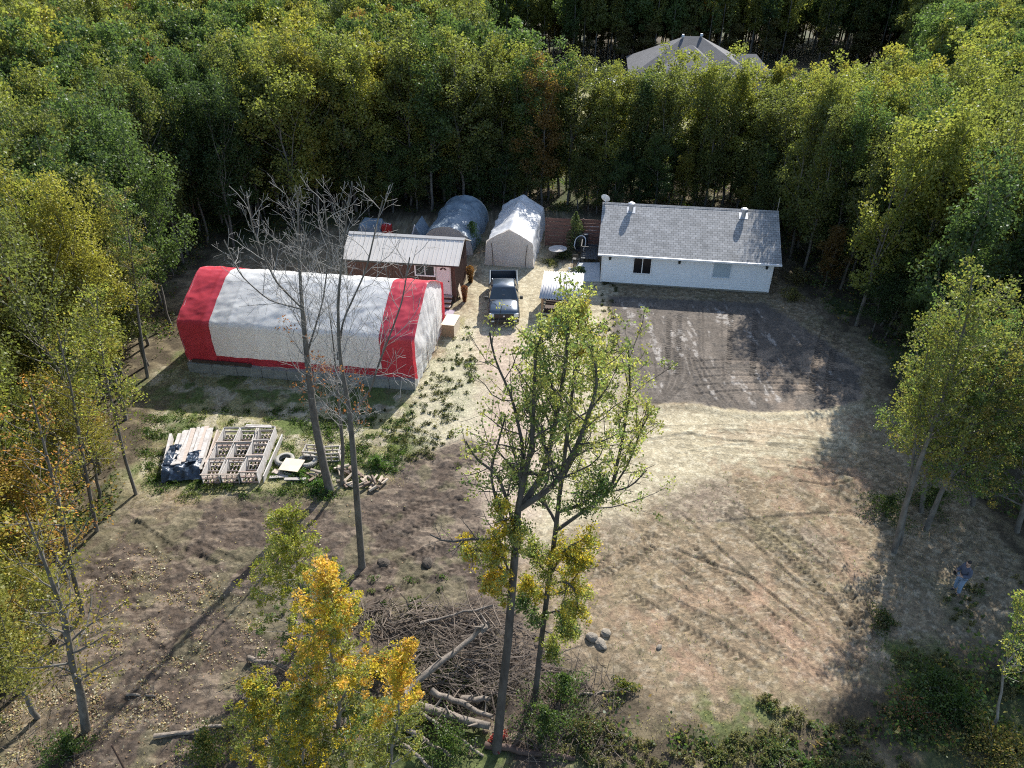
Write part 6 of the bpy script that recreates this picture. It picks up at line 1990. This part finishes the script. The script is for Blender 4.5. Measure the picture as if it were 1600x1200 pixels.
# weeds: dark tufts on the sand, thickening toward the grass
centres = []
WEED = poly([(600, 700), (655, 610), (690, 530), (745, 520), (740, 640), (700, 690), (620, 740)])
while len(centres) < 150:
    px, py = rs.uniform(560, 760), rs.uniform(510, 740); q = G(px, py)
    if sdist(np.array([q[0]]), np.array([q[1]]), WEED)[0] > 0 or rs.rand() < .08: centres.append((q[0], q[1], .10 + .22 * rs.rand() ** 1.5, 0))
for _ in range(230):
    q = G(rs.uniform(230, 640), rs.uniform(640, 780))
    if sdist(np.array([q[0]]), np.array([q[1]]), GRASS)[0] > 0: centres.append((q[0], q[1], .2 + .4 * rs.rand(), 1))
for _ in range(60): q = G(rs.uniform(940, 965), rs.uniform(440, 620)); centres.append((q[0], q[1], .1 + .15 * rs.rand(), 0))
nn_ = 0
while nn_ < 520:
    px, py = rs.uniform(880, 1600), rs.uniform(880, 1200); q = G(px, py)
    edge_ = 1140 - max(0, px - 1280) * .75 + 35 * math.sin(px * .02)
    if py < edge_ - 20 or fbm(np.array([q[0]]), np.array([q[1]]), .9, 3, 91)[0] < .47: continue
    centres.append((q[0], q[1], .05 + .22 * rs.rand() ** 2.2, 2)); nn_ += 1
for _ in range(25): q = G(rs.uniform(400, 760), rs.uniform(900, 960)); centres.append((q[0], q[1], .1 + .15 * rs.rand(), 1))
P, S, C = [], [], []
for (cxx, cyy, r, kd) in centres:
    m = int(50 + 800 * r * r); a = rs.rand(m) * 6.28; q = rs.rand(m) ** .6 * r * (1 + .6 * np.sin(a * (1 + rs.randint(4)) + rs.rand() * 6))
    px, py = cxx + np.cos(a) * q + (rs.rand() - .5) * r, cyy + np.sin(a) * q * .75
    hgt = .10 + (.10 if kd != 2 else .22) * rs.rand()
    P.append(np.stack([px, py, gzv(px, py) + hgt * rs.rand(m) * (1 - .3 * np.minimum(1, (q / r) ** 2))], 1)); S.append(.035 + .04 * rs.rand(m))
    base = [[(.085, .09, .04), (.12, .12, .05), (.06, .075, .03)], [(.075, .12, .03), (.15, .17, .06), (.06, .10, .025)], [(.11, .14, .05), (.21, .185, .09), (.15, .14, .065)]][kd][rs.randint(3)]
    C.append(np.array(base) * (.65 + .7 * rs.rand(m, 1)))
scatter('weeds', 'dark green weed tufts dotted over sand and grass', 'weeds', np.concatenate(P), np.concatenate(S), np.concatenate(C), 2)
# undergrowth along the wood edge
n = 700000
x, y = rs.uniform(-48, 42, n), rs.uniform(13, 74, n)
sd_ = sdist(x, y, CLEAR)
dens = np.where(y < 34, .75, .45) * sstep(.1, -.8, sd_) * np.maximum(sstep(-14, -7, sd_), (y > 58) * (x > -3) * .9) * sstep(.36, .54, fbm(x, y, .55, 3, 15))
t = y * CP + CAMH * SP
left_ = (x < -13) & (y < 30)
k = (rs.rand(n) < dens) & (np.abs(x) < t * .74) & ~((x > 4.5) & (x < 19) & (y > 44) & (y < 58)) & ~((x > -12) & (x < 3) & (y > 43) & (y < 61))
x, y = x[k], y[k]; n = len(x)
hm = .2 + np.where(y > 55, 3.2, 2.4) * sstep(.45, .7, fbm(x, y, .9, 3, 19)) * (.4 + .6 * rs.rand(n))
pl_ = np.array([(.085, .13, .035), (.06, .095, .03), (.18, .17, .05), (.30, .20, .06)]); sel_ = np.where(left_[k], rs.choice(4, n, p=[.22, .13, .40, .25]), rs.choice(4, n, p=[.4, .32, .2, .08]))
C = pl_[sel_] * (.65 + .7 * rs.rand(n, 1))
scatter('undergrowth', 'tangled green and tawny undergrowth along the foot of the woods', 'undergrowth', np.stack([x, y, gzv(x, y) + hm * rs.rand(n) ** .7], 1), .09 + .07 * rs.rand(n), C, 3)
print('undergrowth', n)
# dry grass blades
def blades(name, label, x, y, hgt, C, seed, wid=.012):
    rng = np.random.RandomState(seed); n = len(x); a = rng.rand(n) * 6.28; z0 = gzv(x, y)
    lx, ly = rng.normal(size=n) * hgt * .45, rng.normal(size=n) * hgt * .45
    V = np.stack([np.stack([x - np.cos(a) * wid, y - np.sin(a) * wid, z0], 1), np.stack([x + np.cos(a) * wid, y + np.sin(a) * wid, z0], 1), np.stack([x + lx, y + ly, z0 + hgt], 1)], 1).reshape(-1, 3)
    me = bpy.data.meshes.new(name); me.vertices.add(3 * n); me.vertices.foreach_set('co', V.reshape(-1).astype(np.float32))
    me.loops.add(3 * n); me.loops.foreach_set('vertex_index', np.arange(3 * n, dtype=np.int32)); me.polygons.add(n); me.polygons.foreach_set('loop_start', (np.arange(n) * 3).astype(np.int32)); me.update(calc_edges=True)
    at = me.color_attributes.new('leafcol', 'FLOAT_COLOR', 'POINT'); at.data.foreach_set('color', np.concatenate([np.repeat(C, 3, 0), np.ones((3 * n, 1))], 1).reshape(-1).astype(np.float32))
    o = link(name, me, M['leaf']); tag(o, label, 'grass', kind='stuff')
n = 110000
x, y = rs.uniform(-24, 22, n), rs.uniform(13, 44, n)
g1 = sstep(-1, .5, sdist(x, y, GRASS)); g2 = sstep(-.5, .8, sdist(x, y, CLEAR)) * .10 * (1 - sstep(-.5, .3, sdist(x, y, PAD))) * (1 - sstep(-.5, .5, sdist(x, y, SAND))) * (1 - sstep(-.5, .3, sdist(x, y, SOIL)))
g3 = sum(sstep(-1, .5, sdist(x, y, P_)) for P_ in GRN) * .8
k = rs.rand(n) < np.maximum(np.maximum(g1 * sstep(.4, .6, fbm(x, y, 1.1, 3, 23)), g2), g3)
x, y = x[k], y[k]; n = len(x)
dry = fbm(x, y, .7, 4, 71) < .53
C = np.where(dry[:, None], (.36, .31, .17), (.10, .15, .04)) * (.6 + .7 * rs.rand(n, 1))
blades('grass', 'dry straw and green grass blades on the yard', x, y, .06 + .10 * rs.rand(n), C, 4)
print('blades', n)
